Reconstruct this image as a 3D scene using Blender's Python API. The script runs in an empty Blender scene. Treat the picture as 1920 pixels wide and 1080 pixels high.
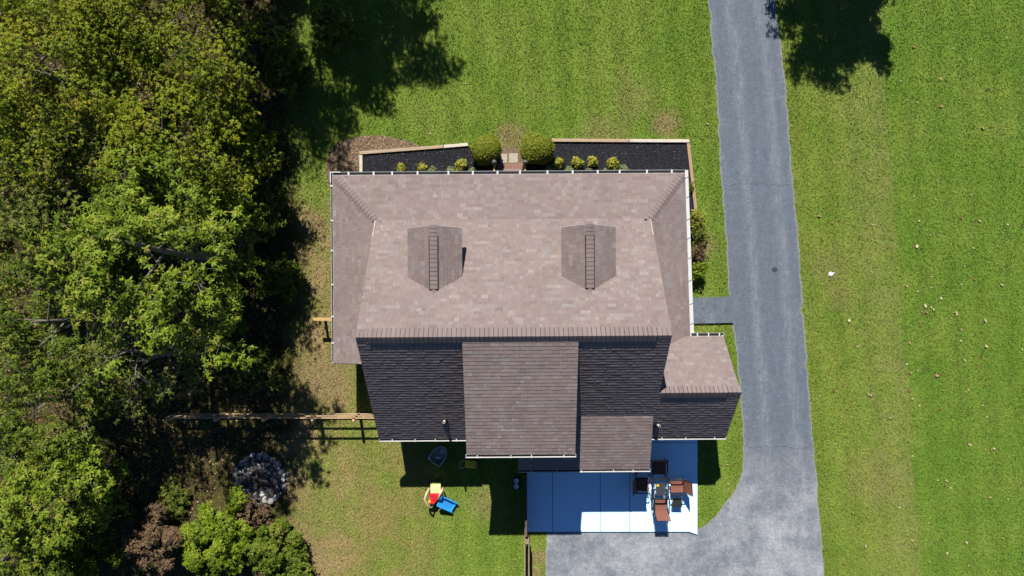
import bpy, math, random
import numpy as np
from mathutils import Vector, Matrix

random.seed(7)
RNG = np.random.default_rng(7)
scene = bpy.context.scene
COL = scene.collection

# ------------------------------------------------------------------ camera
cam_data = bpy.data.cameras.new('camera')
cam_data.sensor_width = 36.0
cam_data.lens = 24.0
cam_data.clip_start = 0.1
cam_data.clip_end = 500.0
cam = bpy.data.objects.new('camera', cam_data)
cam.location = (0.0, 0.0, 30.0)
cam.rotation_euler = (0.0, 0.0, 0.0)
COL.objects.link(cam)
scene.camera = cam

# ------------------------------------------------------------------ world, sun, exposure
SUN_EL = math.radians(46.2)
SUN_AZ = math.atan2(-0.15, 1.0)            # measured from +Y towards +X
world = bpy.data.worlds.new('World')
scene.world = world
world.use_nodes = True
wn = world.node_tree.nodes
wl = world.node_tree.links
sky = wn.new('ShaderNodeTexSky')
sky.sky_type = 'NISHITA'
sky.sun_disc = False
sky.sun_elevation = SUN_EL
sky.sun_rotation = SUN_AZ % (2 * math.pi)
sky.air_density = 1.0
sky.dust_density = 0.0
sky.ozone_density = 10.0
sky.altitude = 1500.0
wn['Background'].inputs['Strength'].default_value = 0.05
wl.new(sky.outputs['Color'], wn['Background'].inputs['Color'])

sun_data = bpy.data.lights.new('sun', 'SUN')
sun_data.energy = 5.0
sun_data.angle = math.radians(0.5)
sun_data.color = (1.0, 0.955, 0.88)
sun = bpy.data.objects.new('sun', sun_data)
sdir = Vector((math.sin(SUN_AZ) * math.cos(SUN_EL), math.cos(SUN_AZ) * math.cos(SUN_EL), math.sin(SUN_EL)))
sun.rotation_euler = sdir.to_track_quat('Z', 'Y').to_euler()
sun.location = sdir * 60
COL.objects.link(sun)

scene.view_settings.view_transform = 'Standard'
scene.view_settings.look = 'None'
scene.view_settings.exposure = 0.80
scene.view_settings.gamma = 1.0
scene.view_settings.use_curve_mapping = False
scene.render.engine = 'CYCLES'
scene.cycles.max_bounces = 5
scene.cycles.diffuse_bounces = 2
scene.cycles.transparent_max_bounces = 4


# ------------------------------------------------------------------ helpers
def g(px, py):
    """ground point (metres) from image pixels, 42.67 pixels to the metre"""
    return ((px - 960) / 42.6667, (540 - py) / 42.6667)  # px, py are image pixels, projected onto the ground plane


def tag(o, label=None, cat=None, group=None, kind=None):
    if label: o['label'] = label
    if cat: o['category'] = cat
    if group: o['group'] = group
    if kind: o['kind'] = kind
    return o


def empty(name, loc=(0, 0, 0), rz=0.0):
    o = bpy.data.objects.new(name, None)
    o.location = loc
    o.rotation_euler = (0, 0, rz)
    o.empty_display_size = 0.2
    COL.objects.link(o)
    return o


def link_mesh(name, me, parent=None, loc=None, rot=None, scale=None):
    o = bpy.data.objects.new(name, me)
    COL.objects.link(o)
    if parent is not None: o.parent = parent
    if loc is not None: o.location = loc
    if rot is not None: o.rotation_euler = rot
    if scale is not None: o.scale = scale
    return o


class MB:
    def __init__(s):
        s.v = []; s.f = []; s.c = []

    def add(s, verts, faces, col=None):
        n = len(s.v)
        s.v += [tuple(p) for p in verts]
        for f in faces:
            s.f.append(tuple(i + n for i in f))
            s.c.append(col)
        return s

    def box(s, x0, x1, y0, y1, z0, z1, col=None):
        v = [(x0, y0, z0), (x1, y0, z0), (x1, y1, z0), (x0, y1, z0), (x0, y0, z1), (x1, y0, z1), (x1, y1, z1), (x0, y1, z1)]
        return s.add(v, [(3, 2, 1, 0), (4, 5, 6, 7), (0, 1, 5, 4), (1, 2, 6, 5), (2, 3, 7, 6), (3, 0, 4, 7)], col)

    def bar(s, p, q, w, h, up=(0, 0, 1)):
        """box of width w, height h running from p to q"""
        p = Vector(p); q = Vector(q); d = (q - p).normalized()
        up = Vector(up)
        a = d.cross(up)
        if a.length < 1e-5: a = d.cross(Vector((0, 1, 0)))
        a.normalize(); b = a.cross(d)
        v = []
        for c in (p, q):
            for (sa, sb) in ((-1, -1), (1, -1), (1, 1), (-1, 1)):
                v.append(c + a * sa * w / 2 + b * sb * h / 2)
        return s.add(v, [(3, 2, 1, 0), (4, 5, 6, 7), (0, 1, 5, 4), (1, 2, 6, 5), (2, 3, 7, 6), (3, 0, 4, 7)])

    def tube(s, pts, rad, n=8, cap=True):
        pts = [Vector(p) for p in pts]
        if not hasattr(rad, '__len__'): rad = [rad] * len(pts)
        rings = []
        ref = Vector((0.31, 0.17, 0.93))
        for i, p in enumerate(pts):
            if i == 0: d = pts[1] - pts[0]
            elif i == len(pts) - 1: d = pts[-1] - pts[-2]
            else: d = (pts[i + 1] - pts[i]).normalized() + (pts[i] - pts[i - 1]).normalized()
            d.normalize()
            r = ref if abs(d.dot(ref)) < 0.95 else Vector((1, 0, 0))
            a = d.cross(r).normalized(); b = d.cross(a).normalized()
            rings.append([p + (a * math.cos(2 * math.pi * k / n) + b * math.sin(2 * math.pi * k / n)) * rad[i] for k in range(n)])
        v = [p for r in rings for p in r]
        f = []
        for i in range(len(pts) - 1):
            for k in range(n):
                f.append((i * n + k, i * n + (k + 1) % n, (i + 1) * n + (k + 1) % n, (i + 1) * n + k))
        if cap:
            f.append(tuple(range(n))[::-1]); f.append(tuple((len(pts) - 1) * n + k for k in range(n)))
        return s.add(v, f)

    def lathe(s, prof, c=(0, 0, 0), n=16):
        v = []; f = []
        for (r, z) in prof:
            for k in range(n):
                t = 2 * math.pi * k / n
                v.append((c[0] + r * math.cos(t), c[1] + r * math.sin(t), c[2] + z))
        for i in range(len(prof) - 1):
            for k in range(n):
                f.append((i * n + k, i * n + (k + 1) % n, (i + 1) * n + (k + 1) % n, (i + 1) * n + k))
        f.append(tuple(range(n))[::-1]); f.append(tuple((len(prof) - 1) * n + k for k in range(n)))
        return s.add(v, f)

    def prism(s, poly, z0, z1):
        n = len(poly)
        v = [(x, y, z0) for x, y in poly] + [(x, y, z1) for x, y in poly]
        f = [tuple(range(n))[::-1], tuple(range(n, 2 * n))]
        f += [(i, (i + 1) % n, n + (i + 1) % n, n + i) for i in range(n)]
        return s.add(v, f)

    def extrude_x(s, prof, x0, x1):
        """profile in (y, z) swept along x"""
        n = len(prof)
        v = [(x0, y, z) for y, z in prof] + [(x1, y, z) for y, z in prof]
        f = [tuple(range(n)), tuple(range(n, 2 * n))[::-1]]
        f += [(i, n + i, n + (i + 1) % n, (i + 1) % n) for i in range(n)]
        return s.add(v, f)

    def mesh(s, name, mat=None, smooth=False):
        me = bpy.data.meshes.new(name)
        me.from_pydata(s.v, [], s.f)
        if mat is not None: me.materials.append(mat)
        if any(c is not None for c in s.c):
            at = me.attributes.new('col', 'FLOAT_COLOR', 'FACE')
            arr = np.ones((len(s.c), 4), np.float32)
            for i, c in enumerate(s.c):
                if c is not None: arr[i, :3] = c
            at.data.foreach_set('color', arr.ravel())
        if smooth:
            me.polygons.foreach_set('use_smooth', [True] * len(me.polygons))
        me.update()
        return me

    def build(s, name, mat=None, parent=None, smooth=False, bevel=0.0, loc=None, rot=None):
        o = link_mesh(name, s.mesh(name, mat, smooth), parent, loc, rot)
        if bevel:
            b = o.modifiers.new('bevel', 'BEVEL'); b.width = bevel; b.segments = 2; b.limit_method = 'ANGLE'
        return o


def np_mesh(name, verts, nper, mat, tint=None):
    """mesh of many separate n-gons: verts (N*nper, 3); tint (N,) face value"""
    N = len(verts) // nper
    me = bpy.data.meshes.new(name)
    me.vertices.add(N * nper); me.loops.add(N * nper); me.polygons.add(N)
    me.vertices.foreach_set('co', np.ascontiguousarray(verts, np.float32).ravel())
    me.loops.foreach_set('vertex_index', np.arange(N * nper, dtype=np.int32))
    me.polygons.foreach_set('loop_start', np.arange(0, N * nper, nper, dtype=np.int32))
    me.polygons.foreach_set('loop_total', np.full(N, nper, np.int32))
    if tint is not None:
        at = me.attributes.new('tint', 'FLOAT', 'FACE')
        at.data.foreach_set('value', np.asarray(tint, np.float32))
    me.materials.append(mat)
    me.update(calc_edges=True)
    return me


# ------------------------------------------------------------------ material helpers
class NT:
    def __init__(s, name):
        s.m = bpy.data.materials.new(name)
        s.m.use_nodes = True
        s.n = s.m.node_tree.nodes; s.l = s.m.node_tree.links
        s.b = s.n['Principled BSDF']
        s.b.inputs['Specular IOR Level'].default_value = 0.2
        s._pos = None

    def link(s, a, b): s.l.new(a, b)

    def setv(s, sock, v):
        if hasattr(v, 'links') or isinstance(v, bpy.types.NodeSocket): s.l.new(v, sock)
        else:
            if isinstance(v, (tuple, list)) and len(v) == 3 and sock.type == 'RGBA': v = (*v, 1.0)
            sock.default_value = v

    def pos(s):
        if s._pos is None:
            s._pos = s.n.new('ShaderNodeNewGeometry').outputs['Position']
        return s._pos

    def obj(s): return s.n.new('ShaderNodeTexCoord').outputs['Object']

    def attr(s, name, out='Color'):
        a = s.n.new('ShaderNodeAttribute'); a.attribute_name = name
        return a.outputs[out]

    def rand(s): return s.n.new('ShaderNodeObjectInfo').outputs['Random']

    def xyz(s, v=None):
        x = s.n.new('ShaderNodeSeparateXYZ'); s.l.new(v or s.pos(), x.inputs[0])
        return x.outputs

    def mapping(s, v, scale=(1, 1, 1), rot=(0, 0, 0), loc=(0, 0, 0)):
        m = s.n.new('ShaderNodeMapping'); s.l.new(v, m.inputs[0])
        m.inputs['Scale'].default_value = scale; m.inputs['Rotation'].default_value = rot; m.inputs['Location'].default_value = loc
        return m.outputs[0]

    def noise(s, scale, detail=3.0, v=None, rough=0.55, dist=0.0):
        t = s.n.new('ShaderNodeTexNoise'); s.l.new(v or s.pos(), t.inputs['Vector'])
        t.inputs['Scale'].default_value = scale; t.inputs['Detail'].default_value = detail
        t.inputs['Roughness'].default_value = rough; t.inputs['Distortion'].default_value = dist
        return t.outputs['Fac']

    def voro(s, scale, v=None, feature='F1', out='Distance', rnd=1.0):
        t = s.n.new('ShaderNodeTexVoronoi'); t.feature = feature; s.l.new(v or s.pos(), t.inputs['Vector'])
        t.inputs['Scale'].default_value = scale; t.inputs['Randomness'].default_value = rnd
        return t.outputs[out]

    def math(s, op, a, b=0.0, c=None, clamp=False):
        m = s.n.new('ShaderNodeMath'); m.operation = op; m.use_clamp = clamp
        s.setv(m.inputs[0], a); s.setv(m.inputs[1], b)
        if c is not None: s.setv(m.inputs[2], c)
        return m.outputs[0]

    def rng(s, v, a, b, c=0.0, d=1.0, smooth=True):
        m = s.n.new('ShaderNodeMapRange'); m.interpolation_type = 'SMOOTHSTEP' if smooth else 'LINEAR'; m.clamp = True
        s.setv(m.inputs['Value'], v)
        for k, x in (('From Min', a), ('From Max', b), ('To Min', c), ('To Max', d)): s.setv(m.inputs[k], x)
        return m.outputs[0]

    def mix(s, f, a, b, mode='MIX'):
        m = s.n.new('ShaderNodeMix'); m.data_type = 'RGBA'; m.blend_type = mode; m.clamp_factor = True
        s.setv(m.inputs['Factor'], f); s.setv(m.inputs[6], a); s.setv(m.inputs[7], b)
        return m.outputs[2]

    def scale(s, col, f):
        m = s.n.new('ShaderNodeVectorMath'); m.operation = 'SCALE'
        s.setv(m.inputs[0], col); s.setv(m.inputs['Scale'], f)
        return m.outputs[0]

    def ramp(s, f, stops):
        r = s.n.new('ShaderNodeValToRGB'); s.l.new(f, r.inputs[0])
        e = r.color_ramp.elements
        while len(e) < len(stops): e.new(0.5)
        for i, (p, c) in enumerate(stops):
            e[i].position = p; e[i].color = (*c, 1)
        return r.outputs[0]

    def bump(s, h, strength=0.4, dist=0.02):
        b = s.n.new('ShaderNodeBump'); b.inputs['Strength'].default_value = strength; b.inputs['Distance'].default_value = dist
        s.l.new(h, b.inputs['Height']); s.l.new(b.outputs[0], s.b.inputs['Normal'])

    def done(s, col, rough=0.85, metal=0.0, spec=None, k=0.76):
        if k != 1.0: col = s.scale(col, k)
        s.setv(s.b.inputs['Base Color'], col); s.setv(s.b.inputs['Roughness'], rough); s.b.inputs['Metallic'].default_value = metal
        if spec is not None: s.b.inputs['Specular IOR Level'].default_value = spec
        return s.m


def simple(name, col, rough=0.7, var=0.15, scale=8.0, spec=0.2, metal=0.0, bump=0.0):
    t = NT(name)
    n = t.noise(scale, 4.0)
    f = t.rng(n, 0.25, 0.75, 1 - var, 1 + var, smooth=False)
    if bump: t.bump(t.noise(scale * 4, 3.0), bump, 0.01)
    return t.done(t.scale(col, f), rough, metal, spec)


# ------------------------------------------------------------------ materials
def lawn_colour(t):
    x, y, z = t.xyz()
    base = t.ramp(t.noise(0.33, 5.0, rough=0.6), [(0.30, (0.122, 0.205, 0.024)), (0.48, (0.158, 0.236, 0.032)), (0.62, (0.192, 0.254, 0.042)), (0.78, (0.240, 0.258, 0.062))])
    base = t.mix(t.rng(t.noise(1.7, 4.0), 0.45, 0.75, 0.0, 0.45), base, (0.124, 0.226, 0.024))
    # clover, coarse tufts and mowing passes
    base = t.mix(t.rng(t.noise(4.5, 5.0, rough=0.7), 0.50, 0.72, 0.0, 0.40), base, (0.112, 0.198, 0.030))
    base = t.mix(t.rng(t.noise(6.5, 4.0, t.mapping(t.pos(), scale=(1, 1, 1), loc=(31, 7, 0)), rough=0.7), 0.55, 0.75, 0.0, 0.5), base, (0.265, 0.255, 0.085))
    pass_ = t.math('SINE', t.math('MULTIPLY', t.math('ADD', t.math('ADD', x, t.math('MULTIPLY', y, 0.075)), t.math('MULTIPLY', t.noise(0.4, 3.0), 0.9)), 5.0))
    base = t.scale(base, t.math('ADD', 1.0, t.math('MULTIPLY', pass_, 0.085)))
    # mowing lines on the lawn beyond the drive
    s = t.math('ADD', t.math('ADD', x, t.math('MULTIPLY', y, 0.0723)), -17.08)
    s = t.math('ADD', s, t.math('MULTIPLY', t.math('SUBTRACT', t.noise(0.5, 2.0), 0.5), 0.5))
    far = t.rng(s, -0.12, 0.12)
    near_field = t.math('MULTIPLY', t.rng(x, 11.0, 12.5), t.math('SUBTRACT', 1.0, far))
    base = t.mix(t.math('MULTIPLY', near_field, t.rng(t.noise(0.8, 5.0, rough=0.65), 0.3, 0.7, 0.05, 0.5)), base, (0.228, 0.252, 0.050))
    pale = t.math('MULTIPLY', t.rng(t.math('ADD', s, t.math('MULTIPLY', t.math('SUBTRACT', t.noise(1.6, 5.0, rough=0.7), 0.5), 2.2)), -3.0, -0.7), t.math('SUBTRACT', 1.0, far))
    base = t.mix(t.math('MULTIPLY', pale, t.rng(t.noise(1.3, 5.0, rough=0.7), 0.3, 0.7, 0.05, 0.6)), base, (0.228, 0.250, 0.080))
    base = t.mix(t.math('MULTIPLY', far, t.rng(t.noise(0.6, 5.0, rough=0.65), 0.3, 0.7, 0.1, 0.6)), base, (0.110, 0.212, 0.026))
    # drier yard to the left of and behind the house
    yard = t.math('MULTIPLY', t.rng(x, -1.5, -5.5), t.rng(y, -4.0, -6.0))
    side = t.math('MULTIPLY', t.rng(x, -6.5, -7.6), t.rng(y, 4.8, 2.5))
    dry = t.math('MAXIMUM', yard, side)
    nd = t.noise(0.55, 5.0, rough=0.65)
    base = t.mix(t.math('MULTIPLY', dry, t.rng(nd, 0.36, 0.60, 0.3, 0.95)), base, (0.265, 0.225, 0.075))
    base = t.mix(t.math('MULTIPLY', side, t.rng(nd, 0.44, 0.62, 0.1, 0.85)), base, (0.33, 0.245, 0.115))
    # worn patches
    for (px, py, r, amt) in ((1250, 232, 0.9, 0.85), (1190, 190, 1.4, 0.35), (1556, 500, 1.3, 0.35), (1130, 262, 1.6, 0.4), (958, 262, 1.1, 0.8), (905, 940, 1.2, 0.5),
                             (1010, 1045, 0.5, 0.9), (1003, 1075, 0.5, 0.8), (605, 715, 1.9, 0.95), (545, 1030, 2.2, 0.7), (1580, 560, 1.0, 0.3), (1318, 460, 0.9, 0.7), (590, 420, 0.8, 0.7), (1640, 900, 2.0, 0.3)):
        gx, gy = g(px, py)
        v = t.n.new('ShaderNodeVectorMath'); v.operation = 'DISTANCE'
        cmb = t.n.new('ShaderNodeCombineXYZ'); t.l.new(x, cmb.inputs[0]); t.l.new(y, cmb.inputs[1])
        t.l.new(cmb.outputs[0], v.inputs[0]); v.inputs[1].default_value = (gx, gy, 0)
        d = t.math('ADD', v.outputs['Value'], t.math('MULTIPLY', t.math('SUBTRACT', t.noise(2.5, 4.0), 0.5), r * 1.1))
        base = t.mix(t.rng(d, r, r * 0.2, 0.0, amt), base, (0.27, 0.205, 0.095))
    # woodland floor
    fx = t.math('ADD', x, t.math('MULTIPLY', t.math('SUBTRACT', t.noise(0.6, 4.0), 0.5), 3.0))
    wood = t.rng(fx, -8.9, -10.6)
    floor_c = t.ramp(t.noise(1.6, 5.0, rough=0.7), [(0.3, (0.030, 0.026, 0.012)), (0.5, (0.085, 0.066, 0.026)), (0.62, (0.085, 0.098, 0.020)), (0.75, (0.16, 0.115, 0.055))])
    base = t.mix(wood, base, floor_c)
    return base


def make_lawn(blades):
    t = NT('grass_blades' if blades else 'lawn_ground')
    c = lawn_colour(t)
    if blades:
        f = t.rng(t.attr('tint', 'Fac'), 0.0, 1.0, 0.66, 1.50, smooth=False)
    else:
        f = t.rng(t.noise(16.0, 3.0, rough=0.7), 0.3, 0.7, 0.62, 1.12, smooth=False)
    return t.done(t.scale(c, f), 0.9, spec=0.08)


M = {}
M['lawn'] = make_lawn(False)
M['blades'] = make_lawn(True)

t = NT('asphalt')
x, y, z = t.xyz()
edge = t.attr('edge', 'Fac'); trk = t.attr('across', 'Fac')
low = t.math('ADD', y, t.math('MULTIPLY', t.math('SUBTRACT', t.noise(0.6, 4.0), 0.5), 3.0))
lv = t.mapping(t.pos(), scale=(3.0, 0.5, 1.0), rot=(0, 0, 0.07))
base = t.ramp(t.noise(1.1, 9.0, lv, rough=0.72), [(0.3, (0.102, 0.126, 0.160)), (0.5, (0.115, 0.140, 0.174)), (0.7, (0.133, 0.158, 0.192))])
# polished wheel tracks
wob = t.math('MULTIPLY', t.math('SUBTRACT', t.noise(0.7, 3.0), 0.5), 0.35)
for c0 in (0.72, 2.05):
    d = t.math('ABSOLUTE', t.math('SUBTRACT', t.math('ADD', trk, wob), c0))
    base = t.mix(t.math('MULTIPLY', t.rng(d, 0.38, 0.03), t.rng(t.noise(1.8, 8.0, lv, rough=0.75), 0.36, 0.66, 0.05, 0.55)), base, (0.25, 0.262, 0.288))
# chalky, worn apron behind the house
worn = t.math('MULTIPLY', t.rng(low, -6.0, -10.5), t.rng(t.noise(0.55, 10.0, rough=0.8), 0.36, 0.66, 0.15, 1.0))
base = t.mix(worn, base, (0.36, 0.368, 0.388))
base = t.mix(t.math('MULTIPLY', t.rng(low, -6.5, -9.0), t.rng(t.noise(6.0, 8.0, rough=0.9), 0.5, 0.66, 0.0, 0.6)), base, (0.13, 0.14, 0.165))
base = t.mix(t.rng(t.noise(2.7, 3.0, t.mapping(t.pos(), loc=(13, 5, 0)), rough=0.6), 0.70, 0.78, 0.0, 0.45), base, (0.07, 0.08, 0.10))
speck = t.rng(t.noise(24.0, 4.0, rough=0.85), 0.53, 0.70)
base = t.mix(t.math('MULTIPLY', speck, 0.5), base, (0.25, 0.26, 0.285))
base = t.scale(base, t.rng(t.noise(3.4, 9.0, rough=0.8), 0.34, 0.66, 0.84, 1.16, smooth=False))
base = t.scale(base, t.rng(t.noise(14.0, 6.0, rough=0.85), 0.32, 0.68, 0.66, 1.34, smooth=False))
# crazing near the edges
wv = t.n.new('ShaderNodeVectorMath'); wv.operation = 'ADD'
nn = t.n.new('ShaderNodeTexNoise'); t.l.new(t.pos(), nn.inputs['Vector']); nn.inputs['Scale'].default_value = 6.0; nn.inputs['Detail'].default_value = 4.0
sc_ = t.n.new('ShaderNodeVectorMath'); sc_.operation = 'SCALE'; sc_.inputs['Scale'].default_value = 0.30
t.l.new(nn.outputs['Color'], sc_.inputs[0]); t.l.new(t.pos(), wv.inputs[0]); t.l.new(sc_.outputs[0], wv.inputs[1])
cr = t.voro(4.6, wv.outputs[0], 'DISTANCE_TO_EDGE')
crz = t.math('MULTIPLY', t.rng(cr, 0.08, 0.01), t.math('MULTIPLY', t.rng(edge, 0.48, 0.10), t.rng(t.noise(0.5, 3.0), 0.44, 0.62)))
base = t.mix(t.math('MULTIPLY', crz, 0.5), base, (0.28, 0.285, 0.30))
# shrinkage cracks across the drive
wy_ = t.math('MULTIPLY', t.math('SUBTRACT', t.noise(1.4, 8.0, rough=0.78), 0.5), 0.75)
for (y0, sl_, wd_, am) in ((4.55, 0.03, 0.022, 0.75), (-7.0, -0.02, 0.030, 0.65), (8.7, 0.05, 0.014, 0.35), (1.0, -0.03, 0.014, 0.35), (-9.3, 0.25, 0.018, 0.4)):
    dd = t.math('ABSOLUTE', t.math('SUBTRACT', t.math('ADD', y, wy_), t.math('ADD', t.math('MULTIPLY', t.math('SUBTRACT', x, 11.0), sl_), y0)))
    base = t.mix(t.math('MULTIPLY', t.rng(dd, wd_, wd_ * 0.35, 0.0, am), t.rng(t.noise(3.0, 5.0, rough=0.8), 0.36, 0.58, 0.15, 1.0)), base, (0.045, 0.05, 0.058))
# crumbling pale margin
ed = t.math('ADD', edge, t.math('MULTIPLY', t.math('SUBTRACT', t.noise(7.0, 4.0), 0.5), 0.16))
base = t.mix(t.rng(ed, 0.10, 0.015, 0.0, 0.7), base, (0.27, 0.265, 0.235))
moss = t.math('MULTIPLY', t.rng(t.noise(2.2, 5.0, rough=0.7), 0.60, 0.72), t.rng(y, -2.0, -5.0))
base = t.mix(t.math('MULTIPLY', moss, 0.45), base, (0.12, 0.17, 0.06))
t.bump(t.noise(60.0, 2.0), 0.5, 0.008)
M['asphalt'] = t.done(base, 0.85, spec=0.2)

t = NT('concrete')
M['concrete'] = t.done(t.mix(t.rng(t.noise(1.2, 5.0), 0.35, 0.7), (0.515, 0.765, 0.95), (0.495, 0.735, 0.92)), 0.9, k=1.0)  # white concrete tinted blue: the blue of its skylit shade is put into the colour
t = NT('shingle')
col = t.attr('col')
col = t.scale(col, t.rng(t.noise(90.0, 2.0), 0.3, 0.7, 0.86, 1.14, smooth=False))
col = t.scale(col, t.rng(t.noise(0.7, 4.0), 0.3, 0.7, 0.93, 1.07, smooth=False))
t.bump(t.noise(140.0, 2.0), 0.35, 0.004)
M['shingle'] = t.done(t.scale(col, t.rng(t.rand(), 0, 1, 0.93, 1.07, smooth=False)), 0.92, spec=0.12)
M['deck'] = simple('roof_felt', (0.035, 0.032, 0.032), 0.95)
M['white'] = simple('white_paint', (0.60, 0.60, 0.59), 0.45, 0.05, 4.0, 0.35)
M['grime'] = simple('gutter_grime', (0.035, 0.03, 0.028), 0.9, 0.4, 6.0)
M['siding'] = simple('siding', (0.52, 0.50, 0.46), 0.6, 0.05, 3.0)
M['glass'] = simple('window_glass', (0.02, 0.025, 0.03), 0.08, 0.05, 3.0, 0.6)
M['porch_wood'] = simple('porch_boards', (0.22, 0.19, 0.17), 0.8, 0.2, 5.0)
M['door'] = simple('door_paint', (0.18, 0.03, 0.03), 0.4, 0.05, 3.0)
M['black_pipe'] = simple('black_rubber', (0.012, 0.012, 0.013), 0.6)
M['foundation'] = simple('foundation_block', (0.30, 0.29, 0.28), 0.9)

t = NT('mulch')
c = t.ramp(t.noise(22.0, 4.0, rough=0.75), [(0.32, (0.010, 0.010, 0.013)), (0.52, (0.027, 0.027, 0.033)), (0.72, (0.062, 0.062, 0.072))])
t.bump(t.noise(30.0, 3.0, rough=0.8), 1.0, 0.03)
M['mulch'] = t.done(c, 0.95, spec=0.1)
t = NT('bare_soil')
c = t.ramp(t.noise(14.0, 5.0, rough=0.8), [(0.30, (0.115, 0.075, 0.052)), (0.5, (0.185, 0.130, 0.090)), (0.72, (0.27, 0.205, 0.145))])
t.bump(t.noise(30.0, 3.0), 0.6, 0.02)
M['soil'] = t.done(c, 0.95, spec=0.1)


def wood(name, a, b, axis=(1, 14, 14)):
    t = NT(name)
    v = t.mapping(t.pos(), scale=axis)
    c = t.mix(t.rng(t.noise(2.0, 5.0, v, rough=0.7), 0.3, 0.7), a, b)
    c = t.mix(t.math('MULTIPLY', t.rng(t.noise(1.1, 4.0), 0.55, 0.75), 0.5), c, (0.30, 0.27, 0.24))
    return t.done(c, 0.8)


M['timber'] = wood('bed_timber', (0.36, 0.25, 0.165), (0.50, 0.38, 0.26))
M['pale_timber'] = wood('weathered_timber', (0.50, 0.44, 0.36), (0.66, 0.60, 0.50))
M['fence'] = wood('fence_wood', (0.52, 0.34, 0.19), (0.66, 0.47, 0.28))
M['fence_y'] = wood('old_fence_wood', (0.26, 0.18, 0.11), (0.40, 0.30, 0.20), (14, 1, 14))
M['yellow_wood'] = wood('yellow_wood', (0.46, 0.29, 0.10), (0.56, 0.39, 0.17))
t = NT('stone')
c = t.mix(t.rand(), (0.10, 0.10, 0.11), (0.52, 0.50, 0.47))
c = t.scale(c, t.rng(t.noise(9.0, 4.0), 0.3, 0.7, 0.7, 1.25, smooth=False))
t.bump(t.noise(14.0, 3.0), 0.5, 0.02)
M['stone'] = t.done(c, 0.9)
t = NT('ash')
c = t.ramp(t.noise(7.0, 6.0, rough=0.75), [(0.35, (0.016, 0.016, 0.018)), (0.52, (0.075, 0.07, 0.068)), (0.68, (0.30, 0.27, 0.25))])
t.bump(t.noise(12.0, 4.0), 0.8, 0.03)
M['ash'] = t.done(c, 0.95)
M['brick'] = simple('brick', (0.30, 0.155, 0.115), 0.9, 0.3, 9.0)
M['paver'] = simple('paver', (0.42, 0.37, 0.29), 0.9, 0.2, 9.0)
M['bark'] = simple('bark', (0.19, 0.165, 0.14), 0.9, 0.4, 5.0, bump=0.6)
M['frame'] = simple('black_metal', (0.018, 0.019, 0.022), 0.4, 0.1, 8.0, 0.5)
M['sling'] = simple('brown_sling', (0.235, 0.098, 0.068), 0.8, 0.12, 30.0)
M['black_sling'] = simple('black_mesh', (0.022, 0.022, 0.025), 0.85, 0.1, 30.0)
M['tin'] = simple('grey_metal', (0.35, 0.36, 0.38), 0.35, 0.1, 9.0, 0.5, 0.6)


def plastic(name, col): return simple(name, col, 0.4, 0.05, 6.0, 0.4)


M['p_red'] = plastic('red_plastic', (0.62, 0.02, 0.03))
M['p_blue'] = plastic('blue_plastic', (0.04, 0.36, 0.82))
M['p_lime'] = plastic('pale_yellow_plastic', (0.72, 0.72, 0.30))
M['p_beige'] = plastic('beige_plastic', (0.66, 0.50, 0.36))
M['p_orange'] = plastic('orange_plastic', (0.75, 0.30, 0.02))
M['p_yellow'] = plastic('yellow_plastic', (0.80, 0.55, 0.02))
M['p_grey'] = plastic('grey_plastic', (0.45, 0.48, 0.46))
M['p_green'] = plastic('dark_green_plastic', (0.19, 0.24, 0.21))
M['p_purple'] = plastic('purple_plastic', (0.14, 0.07, 0.16))
M['p_white'] = plastic('white_plastic', (0.78, 0.78, 0.76))
M['p_black'] = plastic('black_plastic', (0.02, 0.02, 0.022))
M['bowl'] = simple('bowl_metal', (0.75, 0.75, 0.78), 0.3, 0.03, 6.0, 0.5)


def leafmat(name, stops, transl=0.15):
    t = NT(name)
    c = t.ramp(t.attr('tint', 'Fac'), stops)
    t.done(c, 0.6, spec=0.12)
    tr = t.n.new('ShaderNodeBsdfTranslucent'); t.l.new(t.scale(c, 0.76), tr.inputs[0])
    ms = t.n.new('ShaderNodeMixShader'); ms.inputs[0].default_value = transl
    t.l.new(t.b.outputs[0], ms.inputs[1]); t.l.new(tr.outputs[0], ms.inputs[2])
    t.l.new(ms.outputs[0], t.n['Material Output'].inputs[0])
    return t.m


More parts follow.
